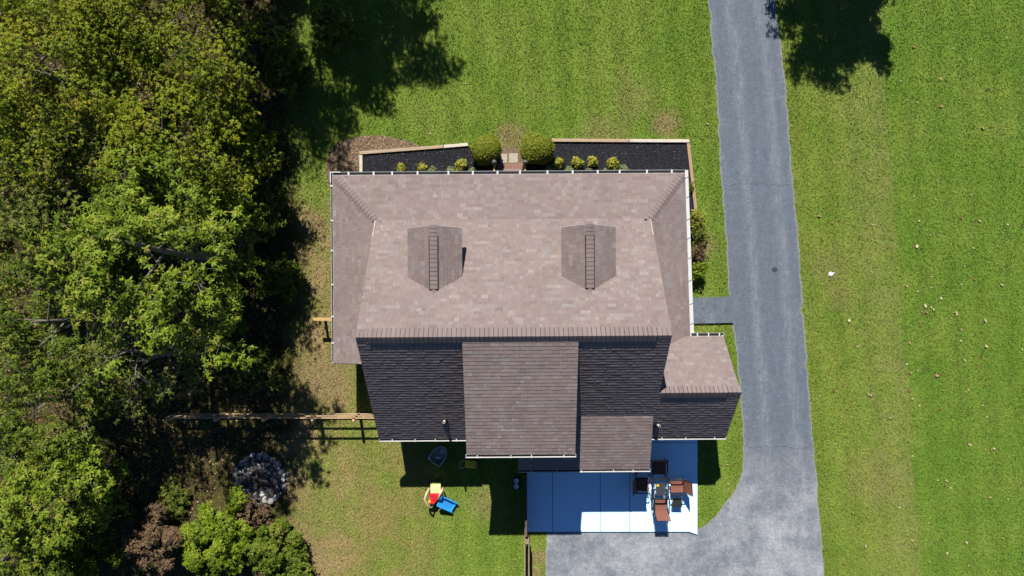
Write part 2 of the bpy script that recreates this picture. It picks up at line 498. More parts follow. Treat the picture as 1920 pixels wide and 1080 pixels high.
LEAF = {
    'olive': leafmat('olive_leaves', [(0.0, (0.057, 0.090, 0.005)), (0.40, (0.147, 0.198, 0.009)), (0.74, (0.253, 0.280, 0.012)), (0.90, (0.278, 0.249, 0.017)), (1.0, (0.196, 0.120, 0.026))]),
    'bright': leafmat('bright_leaves', [(0.0, (0.052, 0.092, 0.007)), (0.40, (0.142, 0.210, 0.013)), (0.80, (0.255, 0.311, 0.029)), (1.0, (0.271, 0.218, 0.050))]),
    'green': leafmat('green_leaves', [(0.0, (0.040, 0.077, 0.007)), (0.45, (0.108, 0.164, 0.013)), (0.82, (0.196, 0.239, 0.025)), (1.0, (0.199, 0.151, 0.042))]),
    'dusty': leafmat('dusty_leaves', [(0.0, (0.038, 0.062, 0.008)), (0.45, (0.106, 0.140, 0.018)), (0.80, (0.190, 0.212, 0.040)), (0.9, (0.198, 0.152, 0.040)), (1.0, (0.167, 0.112, 0.040))]),
    'lime': leafmat('lime_leaves', [(0.0, (0.058, 0.102, 0.007)), (0.5, (0.156, 0.226, 0.012)), (0.9, (0.249, 0.307, 0.020)), (1.0, (0.257, 0.230, 0.033))]),
    'rust': leafmat('rust_leaves', [(0.000, (0.072, 0.051, 0.029)), (0.500, (0.152, 0.096, 0.052)), (0.900, (0.225, 0.145, 0.087)), (1.000, (0.145, 0.174, 0.043))]),
    'box': leafmat('boxwood_leaves', [(0.0, (0.070, 0.098, 0.008)), (0.5, (0.170, 0.205, 0.016)), (1.0, (0.265, 0.275, 0.026))]),
    'gold': leafmat('golden_leaves', [(0.000, (0.102, 0.123, 0.014)), (0.500, (0.268, 0.283, 0.029)), (1.000, (0.478, 0.406, 0.072))]),
    'sage': leafmat('sage_leaves', [(0.000, (0.072, 0.102, 0.043)), (0.500, (0.181, 0.232, 0.102)), (1.000, (0.319, 0.362, 0.189))]),
    'litter': leafmat('dry_leaves', [(0.000, (0.087, 0.058, 0.029)), (0.500, (0.246, 0.160, 0.080)), (1.000, (0.522, 0.377, 0.217))], 0.1),
}
t = NT('fallen_leaf')
M['fallen'] = t.done(t.ramp(t.rand(), [(0.0, (0.18, 0.10, 0.045)), (0.35, (0.34, 0.21, 0.10)), (0.7, (0.48, 0.36, 0.20)), (1.0, (0.60, 0.53, 0.34))]), 0.8)

# ================================================================== SETTING: ground, drive, patio
def poly_dist(P, poly):
    """distance of points P (n,2) to the closed outline"""
    P = np.asarray(P, float); d = np.full(len(P), 1e9)
    for i in range(len(poly)):
        a = np.array(poly[i]); b = np.array(poly[(i + 1) % len(poly)]); ab = b - a
        tt = np.clip(((P - a) @ ab) / max(ab @ ab, 1e-9), 0, 1)
        d = np.minimum(d, np.linalg.norm(P - (a + tt[:, None] * ab), axis=1))
    return d


def inside(P, poly):
    P = np.asarray(P, float); r = np.zeros(len(P), bool); n = len(poly)
    for i in range(n):
        (x0, y0), (x1, y1) = poly[i], poly[(i + 1) % n]
        c = ((y0 > P[:, 1]) != (y1 > P[:, 1]))
        xx = (x1 - x0) * (P[:, 1] - y0) / ((y1 - y0) if abs(y1 - y0) > 1e-9 else 1e-9) + x0
        r ^= c & (P[:, 0] < xx)
    return r


mb = MB(); S = 90.0
n = 30
for i in range(n + 1):
    for j in range(n + 1):
        mb.v.append((-S + 2 * S * i / n, -S + 2 * S * j / n, 0.0))
for i in range(n):
    for j in range(n):
        a = i * (n + 1) + j
        mb.f.append((a, a + n + 1, a + n + 2, a + 1)); mb.c.append(None)
ground = tag(mb.build('ground', M['lawn']), kind='structure')

# drive: rows across from left edge to right edge (image pixels)
L = [(-600, 1270), (-200, 1306), (0, 1327), (110, 1337), (210, 1345), (340, 1352), (480, 1362), (560, 1367), (605, 1372), (660, 1381), (740, 1388), (800, 1393), (850, 1393), (880, 1391), (905, 1384), (925, 1374), (945, 1358), (965, 1342), (985, 1322), (990, 1312), (991, 1290), (993, 1024), (1080, 1022), (1500, 1015)]
R = [(-600, 1370), (-200, 1428), (0, 1452), (90, 1466), (200, 1475), (310, 1484), (450, 1497), (640, 1510), (780, 1520), (850, 1527), (950, 1535), (1080, 1546), (1500, 1585)]
ys = sorted(set(list(np.arange(-600, 1501, 6.0)) + [985, 990, 991, 993]))
Lx = np.interp(ys, [p[0] for p in L], [p[1] for p in L]); Rx = np.interp(ys, [p[0] for p in R], [p[1] for p in R])
rg = np.random.default_rng(3)
def wobble(k, amp):
    w = np.convolve(rg.normal(0, 1, k + 8), np.ones(3) / 3, 'same')[4:4 + k]
    return w * amp
Lx = Lx + wobble(len(ys), 1.6); Rx = Rx + wobble(len(ys), 1.6)
left_pts = [g(x, y) for x, y in zip(Lx, ys)]; right_pts = [g(x, y) for x, y in zip(Rx, ys)]
DRIVE = left_pts + right_pts[::-1]
NC = 40
V = []; F = []
for i in range(len(ys)):
    for k in range(NC + 1):
        s = k / NC
        s = 0.5 - 0.5 * math.cos(math.pi * s)
        V.append((left_pts[i][0] * (1 - s) + right_pts[i][0] * s, left_pts[i][1], 0.012))
for i in range(len(ys) - 1):
    for k in range(NC):
        a = i * (NC + 1) + k
        F.append((a, a + NC + 1, a + NC + 2, a + 1))
me = bpy.data.meshes.new('driveway'); me.from_pydata(V, [], F); me.materials.append(M['asphalt'])
P2 = np.array(V)[:, :2]
dl = poly_dist(P2, DRIVE)
me.attributes.new('edge', 'FLOAT', 'POINT').data.foreach_set('value', dl.astype(np.float32))
Rint = np.interp(P2[:, 1], [p[1] for p in right_pts[::-1]], [p[0] for p in right_pts[::-1]])
me.attributes.new('across', 'FLOAT', 'POINT').data.foreach_set('value', (Rint - P2[:, 0]).astype(np.float32))
drive = tag(link_mesh('driveway', me), kind='structure')

WALK = [g(1280, 559), g(1369, 556), g(1374, 605), g(1280, 607)]
wk = MB().prism(WALK, -0.02, 0.11)
walk = wk.build('walkway', M['asphalt'])
for nme, val in (('edge', 0.25), ('across', 5.0)):
    walk.data.attributes.new(nme, 'FLOAT', 'POINT').data.foreach_set('value', [val] * len(walk.data.vertices))
tag(walk, kind='structure')

# potholed patch plug and droppings of paint on the drive
mb = MB(); cx, cy = g(1452, 506)
mb.add([(cx + 0.13 * math.cos(a) * (1 + 0.2 * math.sin(3 * a)), cy + 0.12 * math.sin(a), 0.016) for a in np.linspace(0, 2 * math.pi, 12, endpoint=False)], [tuple(range(12))])
tag(mb.build('asphalt_patch', simple('tar', (0.05, 0.055, 0.06), 0.8)), 'small dark tar patch on the grey driveway', 'patch')

# patio: cast slabs with open joints
patio = tag(empty('patio', (*g(1146, 912), 0.0)), kind='structure')
pl = patio.location
PATIO = [g(987, 820), g(1307, 820), g(1307, 999), g(1292, 996), g(987, 996)]
xs_ = [987, 1036, 1125, 1180, 1307]
for i in range(4):
    for (y0, y1) in ((780, 829), (829, 996)):
        a = g(xs_[i], y0); b = g(xs_[i + 1], y1); j = 0.011
        if i == 3 and y1 == 996:
            c = g(1307, 1001); d = g(1291, 996)
            poly = [(a[0] + j, a[1] - j), (a[0] + j, b[1] + j), (d[0], d[1] + j), (c[0] - j, c[1]), (b[0] - j, a[1] - j)]
        else:
            poly = [(a[0] + j, a[1] - j), (a[0] + j, b[1] + j), (b[0] - j, b[1] + j), (b[0] - j, a[1] - j)]
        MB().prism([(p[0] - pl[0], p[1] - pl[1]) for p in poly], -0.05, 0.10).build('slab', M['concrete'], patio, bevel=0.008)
a = g(988, 781); b = g(1306, 995)
MB().box(a[0] - pl[0], b[0] - pl[0], b[1] - pl[1], a[1] - pl[1], -0.06, 0.07).build('joint_filler', simple('joint', (0.10, 0.09, 0.08), 0.95), patio)

# bare soil round the corner of the front bed, soil under the entrance path
def blob_sheet(name, pts, z, mat, amp=0.06, sub=6, kind='structure'):
    out = []
    rr = random.Random(hash(name) % 1000 if False else len(name))
    for i in range(len(pts)):
        a = Vector(pts[i]); b = Vector(pts[(i + 1) % len(pts)])
        for k in range(sub):
            p = a.lerp(b, k / sub)
            out.append((p.x + rr.uniform(-amp, amp), p.y + rr.uniform(-amp, amp), z))
    m_ = MB().add(out, [tuple(range(len(out)))[::-1]])
    return tag(m_.build(name, mat), kind=kind)

SOIL = [g(*p) for p in ((612, 330), (612, 300), (622, 280), (640, 266), (668, 256), (700, 254), (735, 257), (770, 266), (795, 276), (780, 284), (690, 300), (680, 340), (640, 350), (618, 350))]
blob_sheet('bare_soil', SOIL, 0.02, M['soil'])
PATH = [g(*p) for p in ((930, 330), (930, 300), (934, 284), (942, 276), (966, 276), (974, 284), (982, 300), (982, 330))]
front_path = blob_sheet('front_path', PATH, 0.024, M['soil'])
BED_L = [g(*p) for p in ((679, 288), (876, 273), (900, 290), (930, 300), (932, 345), (679, 345))]
BED_R = [g(*p) for p in ((985, 345), (985, 300), (1010, 280), (1036, 265), (1286, 265), (1302, 400), (1280, 402), (1272, 345))]
mulch_pts = []
for poly in (BED_L, BED_R):
    tag(MB().prism(poly[::-1], -0.02, 0.07).build('mulch_bed', M['mulch']), kind='structure')

# ================================================================== HOUSE
house = tag(empty('house', (0, 0, 0), math.radians(0.38)), 'house with brown shingle roof, wraparound porch and two small front dormers', 'house')
EXPO = 0.143
PAL = [((0.224, 0.177, 0.167), 12), ((0.219, 0.172, 0.161), 9), ((0.231, 0.184, 0.173), 8), ((0.250, 0.205, 0.194), 3.4), ((0.200, 0.157, 0.150), 2.0),
       ((0.233, 0.191, 0.168), 1.3), ((0.231, 0.203, 0.200), 1.6), ((0.266, 0.225, 0.214), 0.9), ((0.211, 0.161, 0.152), 2.0)]
PC = [p[0] for p in PAL]; PW = [p[1] for p in PAL]
srng = random.Random(11)
ALL_SH = []          # (projected size, verts, faces, colour)


def shingle_plane(poly3, seed=0, expo=EXPO, tone=1.0, eave_dir=None):
    """poly3: planar outline whose first two points are the eave (seen from outside, left to right)"""
    P = [Vector(p) for p in poly3]
    O = P[0]
    u = (P[1] - P[0]).normalized()
    n = None
    for k in range(2, len(P)):
        nn_ = (P[1] - P[0]).cross(P[k] - P[0])
        if nn_.length > 1e-4: n = nn_.normalized(); break
    if n.z < 0: n = -n
    v = n.cross(u)
    if v.z < 0: v = -v
    Q = [((p - O).dot(u), (p - O).dot(v)) for p in P]
    vmax = max(q[1] for q in Q)

    def span(h):
        xs = []
        for i in range(len(Q)):
            (a, b), (c, d) = Q[i], Q[(i + 1) % len(Q)]
            if abs(b - d) < 1e-9:
                if abs(h - b) < 1e-6: xs += [a, c]
            elif min(b, d) - 1e-9 <= h <= max(b, d) + 1e-9:
                xs.append(a + (c - a) * (h - b) / (d - b))
        return (min(xs), max(xs)) if xs else None
    rows = int(math.ceil(vmax / expo))
    r = random.Random(seed)
    for k in range(rows):
        v0 = k * expo; v1 = min(v0 + expo + 0.02, vmax)
        if v1 - v0 < 0.02: continue
        s0 = span(min(max(v0, 1e-6), vmax - 1e-6)); s1 = span(min(v1, vmax - 1e-6))
        if not s0 or not s1: continue
        lo = min(s0[0], s1[0]); hi = max(s0[1], s1[1])
        x = lo - r.uniform(0, 0.3)
        run = r.choices(PC, PW)[0]
        while x < hi:
            w = r.choice((0.11, 0.13, 0.15, 0.17, 0.19, 0.22, 0.26))
            xa, xb = x, x + w - 0.003
            x += w
            a0 = min(max(xa, s0[0]), s0[1]); b0 = min(max(xb, s0[0]), s0[1])
            a1 = min(max(xa, s1[0]), s1[1]); b1 = min(max(xb, s1[0]), s1[1])
            if (b0 - a0) + (b1 - a1) < 0.02: continue
            run = r.choices(PC, PW)[0] if r.random() < 0.8 else run
            f = tone * r.uniform(0.94, 1.06)
            colr = tuple(c * f for c in run)
            tb = r.uniform(0.0135, 0.0205)
            jt = r.uniform(-0.006, 0.004)
            def W(a, b, h): return O + u * a + v * b + n * h
            vs = [W(a0, v0 + jt, tb), W(b0, v0 + jt, tb + r.uniform(-.001, .001)), W(b1, v1, 0.0025), W(a1, v1, 0.0025), W(a0, v0 + jt, -0.002), W(b0, v0 + jt, -0.002)]
            fs = [(0, 1, 2, 3), (4, 5, 1, 0), (4, 0, 3), (5, 2, 1)]
            if u.cross(v).dot(n) < 0: fs = [tuple(reversed(q)) for q in fs]
            c = (vs[0] + vs[2]) / 2
            size = (b0 - a0 + b1 - a1) / (30.0 - c.z) ** 2 * n.z
            ALL_SH.append((size, vs, fs, colr))


def roof_deck(name, poly3, th=0.10, parent=house):
    """solid sheathing under the shingles with a white edge board"""
    P = [Vector(p) for p in poly3]; n_ = len(P)
    top = [p + Vector((0, 0, -0.004)) for p in P]; bot = [p + Vector((0, 0, -th)) for p in P]
    m_ = MB().add(top + bot, [tuple(range(n_)), tuple(range(n_, 2 * n_))[::-1]])
    o = m_.build(name, M['deck'], parent)
    return o


def edge_board(p, q, h=0.16, w=0.025, name='trim_board', parent=house):
    p = Vector(p); q = Vector(q)
    dz = Vector((0, 0, -h / 2 - (0.045 if name == 'rake_board' else 0.012)))
    return MB().bar(p + dz, q + dz, w, h).build(name, M['white'], parent)


CAPCOL = (0.215, 0.170, 0.161)
def caps(p0, p1, side_a, side_b, wa, wb, parent, lift=0.012, step=0.16, first_low=0):
    """folded cap shingles lapped along a ridge or hip from p0 to p1; side vectors run down each slope"""
    p0 = Vector(p0); p1 = Vector(p1); d = p1 - p0; Ln = d.length; d.normalize()
    A = Vector(side_a).normalized(); B = Vector(side_b).normalized()
    up = Vector((0, 0, 1))
    k = max(1, int(round(Ln / step))); st = Ln / k
    mid = (A + B) * 0.5
    def ring(t0, h):
        return [d * t0 + A * wa + up * h, d * t0 + A * (wa * 0.28) + up * (h + 0.006), d * t0 + up * (h + 0.004), d * t0 + B * (wb * 0.28) + up * (h + 0.006), d * t0 + B * wb + up * h]
    lo = ring(st - 0.017, 0.010); hi = ring(0.0, 0.017); un = ring(0.0, 0.004)
    vs = hi + lo + un
    fs = [(i, i + 1, 6 + i, 5 + i) for i in range(4)] + [(10 + i, 11 + i, 1 + i, i) for i in range(4)] + [(0, 5, 10), (4, 14, 9)]
    m_ = MB()
    m_.add(vs, fs, CAPCOL)
    me_ = m_.mesh('ridge_shingle', M['shingle'])
    bed = ring(0.0, 0.006) + ring(Ln, 0.006)
    MB().add([q_ + p0 + up * (lift - 0.004) for q_ in bed], [(i, i + 1, 6 + i, 5 + i) for i in range(4)]).build('cap_underlay', M['black_pipe'], parent)
    for i in range(k):
        link_mesh('ridge_shingle', me_, parent, loc=p0 + d * (st * i) + up * lift)


def gutter(p, q, out, parent=house, every=1.1, w=0.125, h=0.11, strap=0.035, strap_rot=0.0, jitter=0.15, seed=1, guard=False, lip=0.018):
    p = Vector(p); q = Vector(q); out = Vector(out).normalized(); d = (q - p).normalized(); Ln = (q - p).length
    prof = [(0.012, 0.0), (0.012, -h), (w * 0.75, -h), (w, -h * 0.35), (w, -0.012), (w - lip, -0.012), (w - lip, -h * 0.35), (w * 0.70, -h + 0.012), (0.022, -h + 0.012), (0.022, 0.0)]
    m_ = MB(); n_ = len(prof)
    v = []
    for c in (p, q):
        for (a, z) in prof: v.append(c + out * a + Vector((0, 0, z)))
    f = [(i, (i + 1) % n_, n_ + (i + 1) % n_, n_ + i) for i in range(n_)] + [tuple(range(n_)), tuple(range(n_, 2 * n_))[::-1]]
    m_.add(v, f)
    gt = m_.build('gutter', M['white'], parent)
    # dark silt lying in the trough
    MB().bar(p + out * 0.06 + Vector((0, 0, -h + 0.03)) + d * 0.01, q + out * 0.06 + Vector((0, 0, -h + 0.03)) - d * 0.01, w * 0.55, 0.02).build('silt', M['grime'], gt)
    # end caps
    for c in (p, q):
        MB().bar(c + out * 0.008 + Vector((0, 0, -h / 2)), c + out * (w + 0.004) + Vector((0, 0, -h / 2)), 0.01, h + 0.012).build('end_cap', M['white'], gt)
    rr = random.Random(seed)
    me_ = MB().bar((0, 0, 0), (w + 0.006, 0, 0), strap, 0.012).mesh('bracket', M['white'])
    if guard:
        MB().bar(p + out * (w * 0.52) + Vector((0, 0, -0.004)), q + out * (w * 0.52) + Vector((0, 0, -0.004)), w * 0.9, 0.01).build('gutter_guard', M['white'], gt)
        me_ = MB().bar((0, 0, 0), (w + 0.006, 0, 0), strap, 0.012).mesh('bracket', M['frame'])
    k = max(2, int(Ln / every))
    ang = math.atan2(out.y, out.x)
    for i in range(k):
        t_ = (i + 0.5 + rr.uniform(-jitter, jitter)) / k * Ln
        link_mesh('bracket', me_, gt, loc=p + d * t_ + Vector((0, 0, 0.003)), rot=(0, 0, ang + strap_rot))
    return gt


RY, RZ = -1.645, 6.75
XL, XR = -5.34, 5.44
EY, EZ = -5.97, 2.80                   # rear eave
BY, BZ = 2.68, 3.356                   # where the porch roof meets the main slope
PY, PZ = 4.54, 2.70                    # porch eave
LXO = -7.13
RXF, RXB = 6.94, 7.13                  # right porch eave, front and back

# ---- walls
MB().extrude_x([(-5.62, 0), (2.40, 0), (2.40, 3.42), (RY, 6.55), (-5.62, 2.95)], -5.10, 5.20).build('wall', M['siding'], house)
MB().extrude_x([(-5.62, 0), (-2.25, 0), (-2.25, 2.86), (-3.92, 4.48), (-5.62, 2.94)], 5.21, 8.20).build('wing_wall', M['siding'], house)
MB().extrude_x([(-5.80, 2.95), (-5.80, 4.84), (-1.9, 6.28), (-1.9, 5.9), (-5.4, 2.95)], -1.48, 2.06).build('dormer_wall', M['siding'], house)
MB().box(-5.2, 5.3, -5.66, 2.44, 0, 0.35).build('foundation', M['foundation'], house)
# ---- porch
porch = MB().box(-6.85, 6.70, 2.44, 4.30, 0.30, 0.42).build('porch_floor', M['porch_wood'], house)
MB().box(-6.85, -5.22, -2.75, 2.44, 0.30, 0.42).build('porch_floor', M['porch_wood'], house)
MB().box(5.32, 6.75, -1.90, 2.44, 0.30, 0.42).build('porch_floor', M['porch_wood'], house)
MB().box(-6.75, 6.60, 2.5, 4.2, 0.0, 0.30).build('porch_skirt', M['foundation'], house)
MB().box(-6.75, -5.3, -2.65, 2.5, 0.0, 0.298).build('porch_skirt', M['foundation'], house)
MB().box(5.35, 6.65, -1.85, 2.5, 0.0, 0.298).build('porch_skirt', M['foundation'], house)
post_me = MB().box(-0.07, 0.07, -0.07, 0.07, 0.42, 2.58).mesh('porch_post', M['white'])
for (x_, y_) in ((-6.72, 4.17), (-4.1, 4.17), (-1.35, 4.17), (1.25, 4.17), (4.0, 4.17), (6.55, 4.17), (-6.72, 1.6), (-6.72, -0.6), (-6.72, -2.6), (6.6, 1.6), (6.6, -1.7)):
    link_mesh('porch_post', post_me, house, loc=(x_, y_, 0))
post2 = MB().box(-0.07, 0.07, -0.07, 0.07, 0.0, 2.60).mesh('porch_post', M['white'])
for x_ in (0.45, 2.9, 5.25):
    link_mesh('porch_post', post2, house, loc=(x_, -7.05, 0.1))
# doors and windows
def window(x0, x1, z0, z1, y, ny):
    fr = MB().box(x0, x1, min(y, y + ny * 0.04), max(y, y + ny * 0.04), z0, z1).build('window', M['white'], house)
    MB().box(x0 + 0.07, x1 - 0.07, min(y + ny * 0.03, y + ny * 0.046), max(y + ny * 0.03, y + ny * 0.046), z0 + 0.07, z1 - 0.07).build('pane', M['glass'], fr)
for xx in (-4.3, -2.6, 2.2, 3.9): window(xx - 0.45, xx + 0.45, 1.0, 2.4, 2.40, 1)
for xx in (-4.2, -2.9): window(xx - 0.45, xx + 0.45, 1.2, 2.4, -5.62, -1)
for xx in (-0.9, 0.35, 1.5): window(xx - 0.4, xx + 0.4, 3.4, 4.5, -5.80, -1)
dr = MB().box(-0.5, 0.42, 2.40, 2.45, 0.42, 2.5).build('door', M['door'], house)
MB().lathe([(0.03, 0), (0.035, 0.02), (0.02, 0.05)], (0.32, 2.47, 1.4), 8).build('handle', M['tin'], dr)
dr = MB().box(3.6, 4.5, -5.67, -5.62, 0.1, 2.2).build('door', M['white'], house)
MB().lathe([(0.03, 0), (0.035, 0.02), (0.02, 0.05)], (3.72, -5.69, 1.1), 8).build('handle', M['tin'], dr)

# ---- roof planes
main_front = [(XL, BY, BZ), (XR, BY, BZ), (XR, RY, RZ), (XL, RY, RZ)]
porch_front = [(RXF, PY, PZ), (LXO, PY, PZ), (XL, BY, BZ), (XR, BY, BZ)]
sl = (BZ - PZ) / (XL - LXO)
XT = -5.06
porch_left = [(LXO, PY, PZ), (LXO, -2.95, PZ), (XT, -2.95, PZ + sl * (XT - LXO)), (XT, BY - 0.02, PZ + sl * (XT - LXO)), (XL, BY, BZ)]
# right porch plane through hip top and its two eave corners
_a, _b, _c = Vector((RXB, -3.0, PZ)), Vector((RXF, PY, PZ)), Vector((XR, BY, BZ))
_n = (_b - _a).cross(_c - _a)
def zr(x, y): return _a.z - (_n.x * (x - _a.x) + _n.y * (y - _a.y)) / _n.z
porch_right = [tuple(_a), tuple(_b), tuple(_c), (5.17, BY - 0.02, zr(5.17, BY - 0.02)), (5.17, -3.0, zr(5.17, -3.0))]
main_rear = [(XL, EY, EZ), (XR, EY, EZ), (XR, RY, RZ), (XL, RY, RZ)]
rs = (RZ - EZ) / (RY - EY)
WY = -3.92; WZ = RZ - rs * (RY - WY); WX = 8.49
wing_rear = [(XR + 0.001, EY, EZ), (WX, EY, EZ), (WX, WY, WZ), (XR + 0.001, WY, WZ)]
WEY, WEZ = -1.99, 2.80
wing_front = [(8.41, WEY, WEZ), (5.23, WEY, WEZ), (5.23, WY, WZ), (8.46, WY, WZ)]
DY0, DZ0, DY1, DZ1 = -1.80, 6.62, -6.12, 4.90
dormer_rear = [(-1.71, DY1, DZ1), (2.285, DY1, DZ1), (2.27, DY0, DZ0), (-1.72, DY0, DZ0)]
SY1, SZ1 = -7.27, 2.70
SY0 = -4.95; SZ0 = RZ - rs * (RY - SY0) + 0.01
shed_rear = [(0.20, SY1, SZ1), (5.46, SY1, SZ1), (5.40, SY0, SZ0), (0.20, SY0, SZ0)]

r_main = roof_deck('main_roof', main_front)
r_rear = roof_deck('rear_roof', main_rear)
r_pf = roof_deck('porch_roof', porch_front)
roof_deck('porch_roof', porch_left); roof_deck('porch_roof', porch_right)
r_wing = roof_deck('wing_roof', wing_front); roof_deck('wing_roof', wing_rear)
roof_deck('shed_dormer_roof', dormer_rear); roof_deck('patio_roof', shed_rear)
for i, pl3 in enumerate((main_front, porch_front, porch_left, porch_right, main_rear, wing_rear, wing_front, dormer_rear, shed_rear)):
    shingle_plane(pl3, seed=20 + i)

# ---- small gabled dormers on the front slope
fs_ = (RZ - BZ) / (BY - RY)
for cx_ in (-2.80, 2.80):
    drm = MB().extrude_x([(2.02, 3.7), (2.02, 5.13), (0.2, 5.13), (0.2, 5.0)], cx_ - 0.80, cx_ + 0.80).build('front_dormer', M['siding'], house)
    MB().add([(cx_ - 0.80, 2.02, 5.13), (cx_ + 0.80, 2.02, 5.13), (cx_, 2.02, 5.50), (cx_ - 0.80, 1.9, 5.13), (cx_ + 0.80, 1.9, 5.13), (cx_, 1.9, 5.50)],
             [(0, 1, 2), (5, 4, 3), (0, 2, 5, 3), (2, 1, 4, 5)]).build('gable', M['siding'], drm)
    wnd = MB().box(cx_ - 0.4, cx_ + 0.4, 2.02, 2.06, 4.1, 5.0).build('window', M['white'], drm)
    MB().box(cx_ - 0.33, cx_ + 0.33, 2.05, 2.065, 4.17, 4.93).build('pane', M['glass'], drm)
    hw = 0.985; ez = 5.13; rz = 5.575; yf = 2.27
    yr = RY + (RZ - rz) / fs_; ye = RY + (RZ - ez) / fs_
    left = [(cx_ - hw, yf - 0.06, ez), (cx_ - hw, ye, ez), (cx_, yr, rz), (cx_, yf, rz)]
    right = [(cx_ + hw, ye, ez), (cx_ + hw, yf - 0.06, ez), (cx_, yf, rz), (cx_, yr, rz)]
    lft = roof_deck('dormer_roof', left); roof_deck('dormer_roof', right)
    # eave order so that courses start at the eave
    shingle_plane([left[1], left[0], left[3], left[2]], seed=60 + int(cx_), tone=0.88)
    shingle_plane([right[1], right[0], right[3], right[2]], seed=70 + int(cx_), tone=0.88)
    edge_board((cx_ - hw, yf - 0.06, ez), (cx_, yf, rz), 0.14, name='rake_board')
    edge_board((cx_ + hw, yf - 0.06, ez), (cx_, yf, rz), 0.14, name='rake_board')
    ss = (rz - ez) / hw
    # ridge vent with raised caps
    ya, yb = 1.85, -0.03
    MB().box(cx_ - 0.168, cx_ + 0.168, yb - 0.02, ya + 0.02, rz - 0.09, rz - 0.004).build('ridge_vent', M['black_pipe'], lft)
    caps((cx_, ya, rz + 0.01), (cx_, yb, rz + 0.01), (-1, 0, -0.12), (1, 0, -0.12), 0.140, 0.140, lft, 0.006, 0.158)
    caps((cx_, yf + 0.01, rz), (cx_, ya, rz), (-1, 0, -ss), (1, 0, -ss), 0.15, 0.15, lft, 0.008, 0.16)
    caps((cx_, yb, rz), (cx_, yr - 0.02, rz), (-1, 0, -ss), (1, 0, -ss), 0.15, 0.15, lft, 0.008, 0.16)

# ---- ridges, hips
vx0, vx1 = 690 - 960, 1226 - 960
vx0, vx1 = -4.93, 4.95
dn_f = (0, 1, -fs_); dn_r = (0, -1, -rs)
MB().extrude_x([(RY + 0.27, RZ - 0.27 * fs_ + 0.0), (RY + 0.27, RZ - 0.27 * fs_ + 0.030), (RY, RZ + 0.035), (RY - 0.22, RZ - 0.22 * rs + 0.032), (RY - 0.22, RZ - 0.22 * rs)], vx0, vx1).build('ridge_vent', M['black_pipe'], r_main)
caps((vx0, RY, RZ + 0.035), (vx1, RY, RZ + 0.035), dn_f, dn_r, 0.37, 0.30, r_main, 0.006, 0.160)
caps((XL, RY, RZ), (vx0, RY, RZ), dn_f, dn_r, 0.34, 0.22, r_main, 0.012, 0.160)
caps((XR, RY, RZ), (vx1, RY, RZ), dn_f, dn_r, 0.34, 0.22, r_main, 0.012, 0.160)
ws = (WZ - WEZ) / (WEY - WY)
wv0, wv1 = 5.52, 7.99
MB().extrude_x([(WY + 0.2, WZ - 0.2 * ws), (WY + 0.2, WZ - 0.2 * ws + 0.03), (WY, WZ + 0.035), (WY - 0.2, WZ - 0.2 * rs + 0.032), (WY - 0.2, WZ - 0.2 * rs)], wv0, wv1).build('ridge_vent', M['black_pipe'], r_wing)
caps((wv0, WY, WZ + 0.035), (wv1, WY, WZ + 0.035), (0, 1, -ws), dn_r, 0.30, 0.28, r_wing, 0.006, 0.165)
caps((8.49, WY, WZ), (wv1, WY, WZ), (0, 1, -ws), dn_r, 0.30, 0.25, r_wing, 0.012, 0.165)
for (ex, ey, hx) in ((LXO, PY, XL), (RXF, PY, XR)):
    e = Vector((ex, ey, PZ)); h_ = Vector((hx, BY, BZ)); d = (h_ - e).normalized()
    sgn = -1 if ex < 0 else 1
    a_ = Vector((-sgn, 0, 0)); a_ = (a_ - d * a_.dot(d)).normalized()      # lies in the front plane
    b_ = Vector((0, -1, 0)); b_ = (b_ - d * b_.dot(d)).normalized()
    caps(e + d * 0.12, h_, a_, b_, 0.19, 0.15, r_pf, 0.012, 0.16)

# ---- shingles: the largest as single pieces, the rest as one field
ALL_SH.sort(key=lambda q: -q[0])
for (sz, vs, fs, c) in ALL_SH[:300]:
    MB().add(vs, fs, c).build('shingle', M['shingle'], r_main)
V = []; F = []; C = []
for (sz, vs, fs, c) in ALL_SH[300:]:
    k = len(V)
    V += [tuple(p) for p in vs]
    F += [tuple(i + k for i in f) for f in fs]
    C += [c] * len(fs)
me = bpy.data.meshes.new('shingles'); me.from_pydata(V, [], F); me.materials.append(M['shingle'])
arr = np.ones((len(C), 4), np.float32); arr[:, :3] = np.array(C, np.float32)
me.attributes.new('col', 'FLOAT_COLOR', 'FACE').data.foreach_set('color', arr.ravel())
tag(link_mesh('shingles', me, house), kind='stuff')

